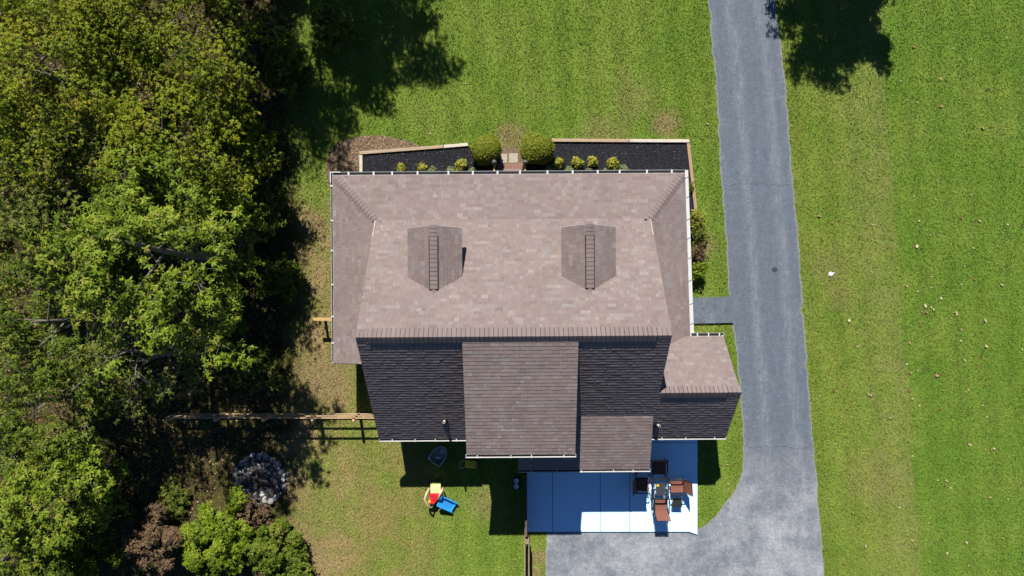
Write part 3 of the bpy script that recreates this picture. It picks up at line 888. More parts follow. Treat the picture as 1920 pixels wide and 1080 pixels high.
# ---- boards along the roof edges
for (p, q) in (((XL + 0.02, BY, BZ), (XL + 0.02, RY, RZ)), ((XL + 0.02, EY, EZ), (XL + 0.02, RY, RZ)), ((XR - 0.02, BY, BZ), (XR - 0.02, RY, RZ)), ((XR - 0.02, WY, WZ), (XR - 0.02, RY, RZ)),
               ((WX - 0.02, EY, EZ), (WX - 0.02, WY, WZ)), ((8.39, WEY, WEZ), (8.44, WY, WZ)), ((-1.69, DY1, DZ1), (-1.70, DY0, DZ0)), ((2.265, DY1, DZ1), (2.25, DY0, DZ0)),
               ((0.22, SY1, SZ1), (0.22, SY0, SZ0)), ((5.44, SY1, SZ1), (5.38, SY0, SZ0)), ((LXO, -2.96, PZ), (XT, -2.96, PZ + sl * (XT - LXO)))):
    edge_board(p, q, 0.17, name='rake_board')
for (p, q) in (((LXO, PY + 0.0, PZ), (RXF, PY + 0.0, PZ)), ((LXO, PY, PZ), (LXO, -2.95, PZ)), ((RXF, PY, PZ), (RXB, WEY, PZ)), ((XL, EY, EZ), (-1.72, EY, EZ)), ((5.47, EY, EZ), (WX, EY, EZ)),
               ((7.1, WEY, WEZ), (8.41, WEY, WEZ)), ((-1.71, DY1, DZ1), (2.285, DY1, DZ1)), ((0.2, SY1, SZ1), (5.46, SY1, SZ1))):
    edge_board(p, q, 0.18, name='fascia_board')
# white step flashing where the gable rakes spring from the porch roof
for sx, xx in ((-1, XL), (1, XR)):
    MB().bar((xx - sx * 0.02, BY - 0.03, BZ + 0.03), (xx - sx * 0.02, BY - 0.68, BZ + 0.03 + 0.65 * fs_), 0.022, 0.02).build('flashing', M['p_beige'], house)

# ---- gutters
gutter((LXO - 0.02, PY, PZ - 0.01), (RXF + 0.02, PY, PZ - 0.01), (0, 1, 0), every=1.0, seed=2, w=0.15, strap=0.07, lip=0.007)
MB().box(LXO - 0.11, LXO + 0.30, PY + 0.125, PY + 0.16, PZ - 0.10, PZ - 0.002).build('gutter_corner', M['white'], house)
MB().box(LXO - 0.125, LXO - 0.085, PY - 0.28, PY + 0.16, PZ - 0.10, PZ - 0.001).build('gutter_corner', M['white'], house)
gutter((LXO, PY + 0.13, PZ - 0.011), (LXO, -2.95, PZ - 0.011), (-1, 0, 0), every=1.1, seed=3, w=0.10, strap=0.06, lip=0.010)
gutter((RXF, PY + 0.13, PZ - 0.011), (RXB, WEY + 0.14, PZ - 0.011), (1, 0.02, 0), every=0.75, seed=4, w=0.14, strap=0.02, strap_rot=0.5, guard=True)
gutter((RXB + 0.02, WEY, WEZ - 0.012), (8.43, WEY, WEZ - 0.012), (0, 1, 0), every=0.42, seed=5, w=0.15, strap=0.05, lip=0.008)
gutter((XL, EY, EZ - 0.01), (-1.74, EY, EZ - 0.01), (0, -1, 0), every=0.75, seed=6)
gutter((5.49, EY, EZ - 0.01), (WX, EY, EZ - 0.01), (0, -1, 0), every=0.8, seed=7)
gutter((-1.74, DY1, DZ1 - 0.01), (2.31, DY1, DZ1 - 0.01), (0, -1, 0), every=0.95, seed=8)
gutter((0.2, SY1, SZ1 - 0.01), (5.48, SY1, SZ1 - 0.01), (0, -1, 0), every=0.95, seed=9)

# ---- vent pipes through the rear roof
for (x_, y_, hh, lean) in ((-2.63, -5.10, 0.42, 0.0), (5.60, -5.36, 0.30, 0.05)):
    zz = RZ - rs * (RY - y_)
    vp = MB().tube([(x_, y_, zz - 0.05), (x_ + lean, y_, zz + hh)], 0.05, 12).build('vent_pipe', M['p_white'], house, smooth=False)
    MB().lathe([(0.15, -0.02), (0.10, 0.05), (0.065, 0.14), (0.058, 0.17)], (x_, y_, zz), 14).build('boot', M['black_pipe'], vp)
    MB().lathe([(0.036, 0), (0.036, 0.006)], (x_ + lean, y_, zz + hh), 12).build('opening', M['black_pipe'], vp)

# ---- brick entrance steps
steps = MB().box(-0.70, 0.56, 4.30, 5.20, 0.0, 0.205).build('entrance_step', M['foundation'], house)
brk = MB().box(-0.036, 0.036, -0.10, 0.10, 0.0, 0.05).mesh('brick', M['brick'])
for row, (y_, z_) in enumerate(((4.42, 0.205), (4.63, 0.205), (4.84, 0.205), (5.06, 0.205))):
    for k in range(16):
        link_mesh('brick', brk, steps, loc=(-0.66 + k * 0.0795, y_, z_ + random.uniform(-0.004, 0.004)))
low = MB().box(-0.62, 0.48, 5.20, 5.46, 0.0, 0.06).build('entrance_step', M['foundation'], house)
for k in range(14):
    link_mesh('brick', brk, low, loc=(-0.58 + k * 0.0795, 5.33, 0.06 + random.uniform(-0.004, 0.004)), scale=(1, 1.1, 1))
for (px0, px1, py0, py1) in ((937, 951, 289, 306), (954, 971, 288, 306)):
    a = g(px0, py1); b = g(px1, py0)
    MB().box(a[0], b[0], a[1], b[1], 0.0, 0.07).build('paver', M['paver'], front_path, bevel=0.01)

# ================================================================== GARDEN EDGING
def timber(name, a, b, label, mat, w=0.14, h=0.16, group=None):
    a = Vector((*a, 0)); b = Vector((*b, 0)); m = (a + b) / 2
    d = b - a
    o = MB().box(-d.length / 2, d.length / 2, -w / 2, w / 2, 0.0, h).build(name, mat, bevel=0.012)
    o.location = m; o.rotation_euler = (0, 0, math.atan2(d.y, d.x))
    return tag(o, label, 'timber', group)

M['timber_y'] = wood('bed_timber_dark', (0.33, 0.215, 0.13), (0.46, 0.32, 0.20), (14, 1, 14))
timber('edging_timber', g(675, 288), g(832, 276), 'long brown timber edging the left mulch bed along the lawn', M['timber'])
timber('edging_timber', g(833, 276), g(878, 272), 'short bleached timber beside the left rounded bush', M['pale_timber'])
timber('edging_timber', g(678, 292), g(678, 345), 'bleached timber closing the left end of the mulch bed', M['pale_timber'])
timber('edging_timber', g(1034, 264), g(1178, 265), 'brown timber edging the right mulch bed beside the rounded bush', M['timber'])
timber('edging_timber', g(1179, 265), g(1291, 265.5), 'weathered pale timber at the far right of the right mulch bed', M['pale_timber'])
timber('edging_timber', g(1289, 270), g(1304, 401), 'brown timber running beside the porch towards the side shrubs', M['timber_y'])


# ================================================================== FENCES
fence = tag(empty('rail_fence', (*g(690, 774), 0)), 'pale wooden three-rail fence running from the trees to the house', 'fence')
fx, fy = fence.location.x, fence.location.y
posts = [-0.35, -2.1, -4.15, -6.2, -8.25]
pm = MB().lathe([(0.062, 0.0), (0.062, 1.27), (0.05, 1.3), (0.0001, 1.305)], n=12).mesh('post', M['fence'])
for p_ in posts:
    link_mesh('post', pm, fence, loc=(p_, -0.085, 0))
ends = [0.9] + posts
for z_ in (0.28, 0.74, 1.20):
    for i in range(len(ends) - 1):
        MB().box(ends[i + 1] + 0.003, ends[i] - 0.003, -0.016, 0.016, z_ - 0.045, z_ + 0.045).build('rail', M['fence'], fence)
for p_ in posts:
    MB().box(p_ - 0.05, p_ + 0.05, 0.018, 0.034, 0.2, 1.3).build('cover_board', M['fence_y'], fence)

f2 = tag(empty('yard_fence', (*g(987, 1000), 0)), 'weathered wooden fence along the left edge of patio and driveway', 'fence')
for k in range(4):
    yk = -k * 2.2
    MB().box(-0.06, 0.06, yk - 0.06, yk + 0.06, 0, 1.12).build('post', M['fence_y'], f2, bevel=0.008)
    for sx in (-1, 1):
        for z_ in (0.4, 0.74, 1.08):
            MB().box(sx * 0.085 - 0.018, sx * 0.085 + 0.018, yk - 2.195, yk + 0.075 if k == 0 else yk, z_ - 0.06, z_ + 0.06).build('rail', M['fence_y'], f2)
MB().box(-0.10, 0.10, 0.08, 0.11, 0.95, 1.10).build('cap_board', M['fence_y'], f2)

gate = tag(empty('garden_gate', (*g(985, 935), 0)), 'dark wooden gate in the shade between house and yard fence', 'gate')
M['gate'] = wood('gate_wood', (0.10, 0.065, 0.045), (0.15, 0.10, 0.07), (14, 1, 14))
for yk in (-1.2, 1.25):
    MB().box(-0.055, 0.055, yk - 0.055, yk + 0.055, 0, 1.15).build('post', M['gate'], gate)
for z_ in (0.25, 0.6, 0.98):
    MB().box(-0.03, 0.03, -1.14, 1.19, z_ - 0.05, z_ + 0.05).build('rail', M['gate'], gate)
for k in range(14):
    yk = -1.05 + k * 0.163
    MB().box(0.031, 0.052, yk - 0.06, yk + 0.06, 0.12, 1.08).build('board', M['gate'], gate)

# side steps handrail, left of the porch
hr = tag(empty('stair_handrail', (-7.9, -1.32, 0)), 'yellow wooden handrail post beside the left porch steps', 'handrail')
MB().box(-0.36, -0.26, -0.05, 0.05, 0, 1.0).build('post', M['gate'], hr)
MB().box(-0.55, 0.95, -0.07, 0.07, 1.0, 1.05).build('rail', M['yellow_wood'], hr)
MB().box(0.82, 0.92, -0.05, 0.05, 0, 1.0).build('post', M['gate'], hr)
sst = tag(empty('porch_steps', (-7.1, -0.75, 0)), 'low wooden steps at the left side porch', 'steps')
MB().box(-0.20, 0.26, -0.45, 0.45, 0.0, 0.28).build('tread', M['porch_wood'], sst)

# lantern posts at the front steps
for i, (px, lab) in enumerate(((926.5, 'black capped newel post with rail, left of the brick steps'), (985, 'black capped newel post with rail, right of the brick steps'))):
    X = (px - 960) * 28.8 / 1280; Y = 5.33
    lp = tag(empty('lantern_post', (X, Y, 0)), lab, 'lantern post', 'newel posts by the brick steps')
    MB().box(-0.05, 0.05, -0.05, 0.05, 0, 1.0).build('post', M['yellow_wood'], lp)
    cap = MB().box(-0.085, 0.085, -0.085, 0.085, 1.0, 1.03).build('lantern', M['frame'], lp)
    MB().lathe([(0.07, 1.03), (0.075, 1.20), (0.10, 1.205), (0.03, 1.27)], n=4).build('lamp_housing', M['tin'], cap)
    MB().bar((0, -0.05, 0.93), (0, -1.0, 1.02), 0.07, 0.05).build('rail', M['yellow_wood'], lp)


# ================================================================== FIRE PIT
fp = tag(empty('fire_pit', (*g(491, 898), 0)), 'round stone fire pit under the trees behind the rail fence', 'fire pit')
mb = MB(); ring = []
for r_, z_ in ((0.0, 0.05), (0.35, 0.06), (0.7, 0.04), (0.98, 0.02)):
    for k in range(16): mb.v.append((r_ * math.cos(k * math.pi / 8), r_ * math.sin(k * math.pi / 8), z_ + random.uniform(-0.015, 0.02)))
for i in range(3):
    for k in range(16): mb.f.append((i * 16 + k, (i + 1) * 16 + k, (i + 1) * 16 + (k + 1) % 16, i * 16 + (k + 1) % 16)); mb.c.append(None)
mb.build('ash_bed', M['ash'], fp, smooth=True)
def rock_mesh(seed):
    r = random.Random(seed); m_ = MB()
    rows = 4; cols = 7
    for i in range(rows + 1):
        th = math.pi * i / rows
        for k in range(cols):
            ph = 2 * math.pi * k / cols + i * 0.3
            q = r.uniform(0.62, 1.25)
            m_.v.append((math.sin(th) * math.cos(ph) * q, math.sin(th) * math.sin(ph) * q, math.cos(th) * (0.9 if i < 2 else 1.0)))
    for i in range(rows):
        for k in range(cols):
            m_.f.append((i * cols + k, (i + 1) * cols + k, (i + 1) * cols + (k + 1) % cols, i * cols + (k + 1) % cols)); m_.c.append(None)
    return m_.mesh('stone', M['stone'])
rocks = [rock_mesh(i) for i in range(6)]
rr = random.Random(5)
for ringi, (rad, cnt, z_) in enumerate(((1.10, 30, 0.09), (1.08, 27, 0.23), (0.93, 22, 0.07))):
    for k in range(cnt):
        a = 2 * math.pi * (k + rr.uniform(-0.25, 0.25)) / cnt
        if ringi == 1 and rr.random() < 0.25: continue
        r_ = rad + rr.uniform(-0.13, 0.10)
        link_mesh('stone', rocks[rr.randrange(6)], fp, loc=(r_ * math.cos(a), r_ * math.sin(a), z_), rot=(rr.uniform(-.3, .3), rr.uniform(-.3, .3), a + rr.uniform(-.5, .5)),
                  scale=(rr.uniform(.06, .15), rr.uniform(.07, .20), rr.uniform(.04, .08)))
for k in range(34):
    a = rr.uniform(0, 6.28); r_ = 0.85 * math.sqrt(rr.random()); s_ = rr.uniform(.04, .09)
    link_mesh('stone', rocks[rr.randrange(6)], fp, loc=(r_ * math.cos(a), r_ * math.sin(a), 0.06), rot=(0, 0, a), scale=(s_, s_ * rr.uniform(.7, 1.3), s_ * .7))
for k in range(4):
    a = k * 0.8 + 0.3
    MB().tube([(-0.38 * math.cos(a), -0.38 * math.sin(a), 0.08 + k * 0.05), (0.38 * math.cos(a), 0.38 * math.sin(a), 0.12 + k * 0.05)], [0.055, 0.04], 7).build('log', M['grime'], fp)


# ================================================================== LEAVES, TREES, SHRUBS
def leaves(centres, normals, length, width, whorl, seed, droop=0.25, spread=0.0, tint=None, tilt=0.35):
    """whorls of folded leaf blades at centres (n,3)"""
    r = np.random.default_rng(seed)
    n = len(centres)
    N = normals + r.normal(0, tilt, (n, 3)); N /= np.linalg.norm(N, axis=1)[:, None]
    ref = r.normal(0, 1, (n, 3))
    A = np.cross(N, ref); A /= np.linalg.norm(A, axis=1)[:, None] + 1e-9
    B = np.cross(N, A)
    k = whorl
    ang = (np.arange(k) * 2 * np.pi / k)[None, :] + r.uniform(0, 6.28, (n, 1)) + r.normal(0, 0.25, (n, k))
    D = A[:, None, :] * np.cos(ang)[..., None] + B[:, None, :] * np.sin(ang)[..., None] + N[:, None, :] * r.normal(-droop, 0.28, (n, k))[..., None]
    D /= np.linalg.norm(D, axis=2)[..., None]
    side = np.cross(N[:, None, :], D); side /= np.linalg.norm(side, axis=2)[..., None] + 1e-9
    up = np.cross(D, side)
    Ls = length * r.uniform(0.65, 1.25, (n, k))[..., None]; Ws = width * r.uniform(0.75, 1.2, (n, k))[..., None]
    base = centres[:, None, :] + r.normal(0, 1, (n, k, 3)) * spread
    fold = r.uniform(-0.1, 0.35, (n, k))[..., None] * Ws
    v0 = base; v1 = base + D * Ls * 0.5 + side * Ws * 0.5 - up * fold * 0.5
    v2 = base + D * Ls - up * Ls * 0.10; v3 = base + D * Ls * 0.5 - side * Ws * 0.5 - up * fold * 0.5
    V = np.stack([v0, v1, v2, v3], axis=2).reshape(-1, 3)
    if tint is None: tint = np.full(n, 0.5)
    T = np.clip(np.repeat(tint, k) + r.normal(0, 0.20, n * k), 0, 0.95)
    odd = r.random(n * k) < 0.02
    T[odd] = 1.0
    return V, T


KIND = {  # leaf length, width, leaves per whorl, whorls per tree, clump radius
    'olive': (0.092, 0.046, 5, 7400, 0.50),
    'bright': (0.175, 0.064, 6, 4000, 0.46),
    'green': (0.135, 0.055, 5, 5000, 0.48),
    'dusty': (0.105, 0.048, 5, 6200, 0.48),
    'lime': (0.13, 0.07, 5, 4000, 0.42),
}


def tree(label, X, Y, H, R, kind, seed, name='tree', group='woodland trees beside the house', dens=1.0, low=0.32, leaf_scale=1.0):
    r = random.Random(seed); rn = np.random.default_rng(seed)
    root = tag(empty(name, (X, Y, 0)), label, 'tree', group)
    # trunk
    tr = 0.055 + H * 0.014
    pts = []; rad = []
    lx, ly = r.uniform(-.4, .4), r.uniform(-.4, .4)
    for i in range(8):
        s = i / 7
        pts.append(Vector((lx * s + 0.12 * math.sin(3 * s + seed), ly * s + 0.12 * math.cos(4 * s + seed), H * 0.86 * s)))
        rad.append(tr * (1.25 - s) if i else tr * 1.6)
    rad[-1] = tr * 0.2
    MB().tube(pts, rad, 8).build('trunk', M['bark'], root, smooth=True)
    # limbs and clumps
    mbk = MB(); C = []
    nl = 13
    for i in range(nl):
        s = low + (0.95 - low) * (i / (nl - 1)) + r.uniform(-.03, .03)
        base = pts[0].lerp(pts[-1], min(s * 1.0, 0.97)); kseg = s * 7; k0 = min(int(kseg), 6)
        base = pts[k0].lerp(pts[k0 + 1], kseg - k0) if s < 1 else pts[-1]
        az = i * 2.399 + r.uniform(-.4, .4)
        env = math.sin(math.pi * min(0.98, max(0.06, (s - low + 0.22) / (1.27 - low)))) ** 0.7
        reach = R * env * r.uniform(0.72, 1.12)
        rise = (0.25 + 0.5 * s) * reach * r.uniform(0.5, 1.0)
        tip = base + Vector((math.cos(az) * reach, math.sin(az) * reach, rise))
        mid = base.lerp(tip, 0.5) + Vector((r.uniform(-.2, .2), r.uniform(-.2, .2), r.uniform(-.05, .3)))
        r0 = tr * (1.05 - s) * 0.55 + 0.012
        mbk.tube([base, mid, tip], [r0, r0 * 0.6, 0.010], 5)
        C.append((tip, 1.0)); C.append((mid.lerp(tip, 0.5), 0.9))
        for j in range(4):
            q = mid.lerp(tip, r.uniform(-0.2, 0.75))
            a2 = az + r.choice((-1, 1)) * r.uniform(0.5, 1.4)
            l2 = R * r.uniform(0.22, 0.5)
            t2 = q + Vector((math.cos(a2) * l2, math.sin(a2) * l2, r.uniform(-0.15, 0.55) * l2))
            mbk.tube([q, q.lerp(t2, 0.5) + Vector((0, 0, 0.06)), t2], [r0 * 0.45, r0 * 0.3, 0.006], 4)
            C.append((t2, 0.85)); C.append((q.lerp(t2, 0.5), 0.6))
            for m_ in range(2):
                a3 = a2 + r.uniform(-1.3, 1.3); l3 = l2 * r.uniform(.4, .8)
                t3 = t2 + Vector((math.cos(a3) * l3, math.sin(a3) * l3, r.uniform(-.2, .5) * l3))
                mbk.tube([t2, t3], [0.010, 0.005], 4)
                C.append((t3, 0.7))
    C.append((pts[-1] + Vector((0, 0, 0.25)), 1.0))
    for j in range(34):   # outer twigs that close the top of the crown
        a4 = j * 2.399 + r.uniform(-.3, .3); f4 = math.sqrt((j + 0.5) / 34)
        hz = H * (0.98 - 0.42 * f4 ** 2.2) + r.uniform(-.5, .3)
        C.append((Vector((lx * .8 + R * .93 * f4 * math.cos(a4) * r.uniform(.85, 1.1), ly * .8 + R * .93 * f4 * math.sin(a4) * r.uniform(.85, 1.1), hz)), r.uniform(.5, 1.1)))
    mbk.build('limbs', M['bark'], root)
    Lf, Wf, k, nw, cr = KIND[kind]
    Lf *= leaf_scale; Wf *= leaf_scale
    nw = int(nw * dens * (R / 2.8) ** 2)
    cen = np.array([c[0] for c in C]); wt = np.array([c[1] for c in C]) * rn.uniform(0.35, 1.3, len(C))
    idx = rn.choice(len(C), nw, p=wt / wt.sum())
    off = rn.normal(0, 1, (nw, 3)); off /= np.linalg.norm(off, axis=1)[:, None]
    off *= (rn.random(nw) ** 0.45)[:, None] * cr * (R / 2.8) ** 0.5 * np.array([1.15, 1.15, 0.62])
    pos = cen[idx] + off
    nor = off / cr * 0.8 + np.array([0, 0.15, 0.9])
    ct = rn.normal(0, 0.12, len(C))
    # leaf tint varies at random by clump and whorl
    tint = 0.48 + ct[idx] + rn.normal(0, 0.06, nw)
    V, T = leaves(pos, nor, Lf, Wf, k, seed + 1, tint=tint)
    link_mesh('crown', np_mesh('crown', V, 4, LEAF[kind], T), root)
    return root


TREES = [
    ('broad bright green tree with large leaves in the middle of the wood edge', -12.0, 1.2, 10.0, 2.8, 'bright', 1, 1.0),
    ('olive green small-leaved tree nearest the bare soil corner', -12.2, 5.0, 8.6, 2.4, 'olive', 2, 1.5),
    ('olive tree at the top edge, closest to the front lawn', -12.4, 8.9, 9.0, 2.6, 'olive', 3, 1.5),
    ('yellowish olive tree second from the top left corner', -14.9, 7.2, 9.8, 3.0, 'olive', 4, 1.5),
    ('dusty green tree left of the broad bright green tree', -15.4, 3.2, 8.4, 2.7, 'dusty', 5, 1.4),
    ('olive tree filling the top left corner', -18.8, 8.4, 9.0, 3.2, 'olive', 6, 1.4),
    ('green tree at the left edge, halfway down', -16.6, -0.9, 7.2, 2.6, 'green', 7, 0.95),
    ('small brownish green tree above the fence end', -13.4, -2.7, 6.6, 2.0, 'dusty', 8, 0.36),
    ('dark green tree at the left edge level with the fence', -17.6, -4.3, 6.2, 2.2, 'green', 9, 0.7),
    ('dusty tree on the left edge beside the dusty green tree', -18.9, 4.2, 6.8, 2.8, 'dusty', 10, 1.3),
    ('bright leafy tree in the lower left, below the fence line', -17.6, -8.0, 6.0, 2.0, 'bright', 12, 1.3),
    ('green tree in the bottom left corner', -20.6, -11.0, 6.0, 2.4, 'green', 13, 1.2),
]
for (lab, X, Y, H, R_, kd, sd, dn) in TREES:
    tree(lab, X, Y, H, R_, kd, sd, dens=dn)
# trees just beyond the upper edge of the picture, known by the shade they throw on the lawn
for (lab, X, Y, H, R_, kd, sd, dn) in (('tree beyond the top edge shading the upper lawn', -9.2, 16.8, 10.5, 2.9, 'olive', 21, 2.2),
                                       ('tree beyond the top edge whose dappled shade reaches furthest right', -7.0, 19.2, 10.5, 2.7, 'green', 22, 1.8),
                                       ('tree beyond the top edge shading the wood border', -12.3, 13.8, 9.6, 2.8, 'olive', 23, 1.4)):
    tree(lab, X, Y, H, R_, kd, sd, dens=dn, group=None)
tree('tree beyond the top edge casting dense shade beside the driveway', 13.5, 17.4, 7.6, 2.2, 'green', 31, group=None, dens=5.0, low=0.10)


def wild(label, X, Y, R, H, kind, seed, nw, L=0.13, Wd=0.065, name='wild_shrub', group='wild shrubs at the wood edge', twigs=14, cat='shrub'):
    rn = np.random.default_rng(seed); r = random.Random(seed)
    root = tag(empty(name, (X, Y, 0)), label, cat, group)
    mb = MB(); C = []
    for i in range(twigs):
        a = i * 2.399 + r.uniform(-.4, .4); f = math.sqrt((i + .5) / twigs)
        q = R * f * r.uniform(.75, 1.1); h = H * (1.0 - 0.55 * f * f) * r.uniform(.72, 1.05)
        tip = Vector((q * math.cos(a), q * math.sin(a), h))
        mb.tube([(0, 0, 0), (tip.x * .45, tip.y * .45, h * .55), tip], [0.022, 0.012, 0.004], 4)
        C.append((tip, r.uniform(.25, .42) * R ** .5)); C.append((Vector((tip.x * .7, tip.y * .7, h * .62)), .3 * R ** .5))
        for j in range(3):
            e = tip + Vector((r.uniform(-.3, .3), r.uniform(-.3, .3), r.uniform(-.2, .2))) * R ** .5
            mb.tube([tip.lerp(Vector((0, 0, 0)), .2), e], [0.007, 0.003], 4); C.append((e, r.uniform(.12, .24) * R ** .5))
    mb.build('stems', M['bark'], root)
    cen = np.array([c[0] for c in C]); cr = np.array([c[1] for c in C])
    idx = rn.choice(len(C), nw, p=cr ** 2 / (cr ** 2).sum())
    off = rn.normal(0, 1, (nw, 3)); off /= np.linalg.norm(off, axis=1)[:, None]
    pos = cen[idx] + off * (rn.random(nw) ** .45 * cr[idx])[:, None] * np.array([1.1, 1.1, .7])
    pos[:, 2] = np.maximum(pos[:, 2], 0.06)
    tint = 0.45 + rn.normal(0, .13, len(C))[idx]
    V, T = leaves(pos, off * .7 + np.array([0, .1, .8]), L, Wd, 5, seed + 3, tint=tint)
    link_mesh('foliage', np_mesh('foliage', V, 4, LEAF[kind], T), root)
    return root


def shrub(label, X, Y, R, H, kind, seed, nw=900, L=0.07, Wd=0.04, whorl=5, name='shrub', group=None, shell=0.55, flat=False, cat='shrub', z0=0.07, lumps=0.0):
    rn = np.random.default_rng(seed)
    root = tag(empty(name, (X, Y, 0)), label, cat, group)
    mb = MB(); r = random.Random(seed)
    for i in range(7):
        a = r.uniform(0, 6.28); q = r.uniform(0.3, 0.75) * R
        mb.tube([(0, 0, 0), (q * .5 * math.cos(a), q * .5 * math.sin(a), H * .45), (q * math.cos(a), q * math.sin(a), H * r.uniform(.65, .9))], [0.02, 0.012, 0.004], 4)
    mb.build('stems', M['bark'], root)
    d = rn.normal(0, 1, (nw, 3)); d /= np.linalg.norm(d, axis=1)[:, None]
    d[:, 2] = np.where(d[:, 2] < -0.35, -d[:, 2], d[:, 2])
    rr_ = shell + (1 - shell) * rn.random(nw) ** 0.5
    if lumps:
        k = 9; ld = rn.normal(0, 1, (k, 3)); ld /= np.linalg.norm(ld, axis=1)[:, None]
        rr_ *= 1 - lumps + lumps * np.max(np.clip(d @ ld.T, 0, 1) ** 3, axis=1) * 1.3
    pos = d * rr_[:, None] * np.array([R, R, H / 2]) + np.array([0, 0, H / 2 + z0 * 0.5])
    pos[:, 2] = np.maximum(pos[:, 2], z0)
    nor = d * 1.0 + np.array([0, 0, 0.35])
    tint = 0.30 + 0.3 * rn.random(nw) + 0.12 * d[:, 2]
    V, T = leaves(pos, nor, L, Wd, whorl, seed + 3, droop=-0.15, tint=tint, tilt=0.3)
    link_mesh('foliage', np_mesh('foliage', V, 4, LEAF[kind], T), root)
    return root


# clipped bushes either side of the entrance
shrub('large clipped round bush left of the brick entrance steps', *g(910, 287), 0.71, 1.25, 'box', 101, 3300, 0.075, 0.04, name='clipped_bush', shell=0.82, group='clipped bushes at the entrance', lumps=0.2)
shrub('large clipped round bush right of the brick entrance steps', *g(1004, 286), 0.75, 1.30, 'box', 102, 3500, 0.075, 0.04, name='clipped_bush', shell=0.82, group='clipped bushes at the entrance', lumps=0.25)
small = [(755, 318, .23, .42, 'gold', 'golden shrub furthest left in the left mulch bed'), (793, 317, .24, .45, 'gold', 'yellow-green shrub second from left in the left mulch bed'),
         (866, 314, .32, .55, 'gold', 'widest golden shrub of the left bed, nearest the clipped bush'),
         (812, 323, .22, .30, 'sage', 'low grey-green plant at the gutter in the middle of the left bed'), (845, 323.5, .25, .30, 'sage', 'low grey-green plant at the gutter beside the widest golden shrub'), (887, 324, .20, .28, 'sage', 'low grey-green plant at the gutter behind the left clipped bush'),
         (1047, 307, .24, .45, 'gold', 'golden shrub beside the right clipped bush'), (1081, 308, .26, .50, 'gold', 'golden shrub second from the right clipped bush'), (1110, 306, .22, .50, 'gold', 'narrow golden shrub third from the right clipped bush'), (1147, 308, .28, .5, 'gold', 'golden shrub furthest right in the right mulch bed'),
         (1030, 321, .27, .35, 'sage', 'low grey-green plant at the gutter behind the right clipped bush'), (1068, 323.5, .24, .30, 'sage', 'low grey-green plant at the gutter between two golden shrubs'), (1102, 323.5, .22, .30, 'sage', 'low grey-green plant at the gutter under the narrow golden shrub'), (1168, 321, .24, .32, 'sage', 'low grey-green plant at the gutter furthest right in the right bed'), (1136, 324, .18, .26, 'sage', 'tiny grey-green plant at the gutter left of the last one')]
for i, (px, py, r_, h_, kd, lab) in enumerate(small):
    shrub(lab, *g(px, py), r_, h_, kd, 120 + i, 110 if kd == 'gold' else 110, 0.115 if kd == 'gold' else 0.085, 0.062 if kd == 'gold' else 0.042, 5, name='small_shrub' if kd == 'gold' else 'bedding_plant', group='golden shrubs in the mulch' if kd == 'gold' else 'grey-green plants along the gutter', shell=0.35, cat='shrub' if kd == 'gold' else 'plant', lumps=0.5)
for i, (px, py, r_, h_, kd, lab, nw, L_) in enumerate([(1302, 412, .38, .75, 'gold', 'olive shrub at the right porch end of the brown timber', 300, .08), (1303, 444, .42, .7, 'dusty', 'thin brownish shrub in the middle of the right side row', 260, .075), (1302, 476, .40, .75, 'rust', 'bare brown shrub in the right side row', 240, .075), (1304, 505, .36, .95, 'lime', 'green shrub nearest the side walkway', 420, .08), (1291, 352, .16, .35, 'green', 'small green sprig between porch gutter and brown timber', 90, .07)]):
    wild(lab, *g(px, py), r_, h_, kd, 150 + i, nw, L_, L_ * .5, name='side_shrub', group='shrubs along the right side of the house', twigs=9)
# shrubs along the wood
for i, (px, py, r_, h_, kd, lab, nw) in enumerate([
        (430, 992, 1.7, 2.0, 'lime', 'big yellow-green shrub at the bottom edge below the fire pit', 5200), (318, 990, 1.3, 2.7, 'rust', 'reddish brown shrub at the bottom edge left of the yellow-green one', 3000), (522, 1010, 1.2, 1.4, 'green', 'dark green shrub at the bottom edge, last before the yard lawn', 2200),
        (470, 958, 0.8, 0.9, 'rust', 'thin brown twiggy shrub below the fire pit', 420), (160, 1020, 1.8, 2.4, 'lime', 'yellow-green shrub in the bottom left corner', 3800), (215, 960, 1.1, 1.8, 'dusty', 'dusty shrub beside the bright lower left tree', 1500),
        (60, 820, 1.5, 2.2, 'green', 'dark shrub at the left edge in deep shade', 2000), (330, 930, 0.7, 0.6, 'dusty', 'low brownish bush in the dappled clearing', 420), (560, 1070, 0.8, 1.0, 'green', 'small green bush on the bottom edge beside the yard', 900),
        (535, 520, 0.9, 1.4, 'green', 'shaded green bush at the wood edge beside the porch', 900), (510, 400, 1.1, 1.8, 'dusty', 'shaded bush at the wood edge below the bare soil', 1200), (495, 690, 1.0, 1.2, 'dusty', 'bush at the wood edge above the fence', 900),
        (420, 610, 1.2, 1.8, 'green', 'shaded bush under the bright green tree', 1400), (550, 130, 1.2, 2.0, 'green', 'shaded bush at the upper wood edge', 1500), (470, 250, 1.2, 2.6, 'olive', 'olive bush under the trees left of the bare soil', 1800), (630, 60, 1.0, 1.3, 'green', 'shaded bush near the top edge in the dappled lawn', 900)]):
    wild(lab, *g(px, py), r_, h_, kd, 180 + i, nw)

# ================================================================== YARD TOYS
sl_ = tag(empty('toddler_slide', (*g(819, 936), 0)), 'plastic toddler slide in red, blue and pale yellow on the grass', 'toy slide')
lx_, ly_ = sl_.location.x, sl_.location.y
def q(px, py, z):   # toy point from image pixels at height z, relative to its base
    k = (30 - z) / 1280
    return ((px - 960) * k - lx_, (540 - py) * k - ly_, z)
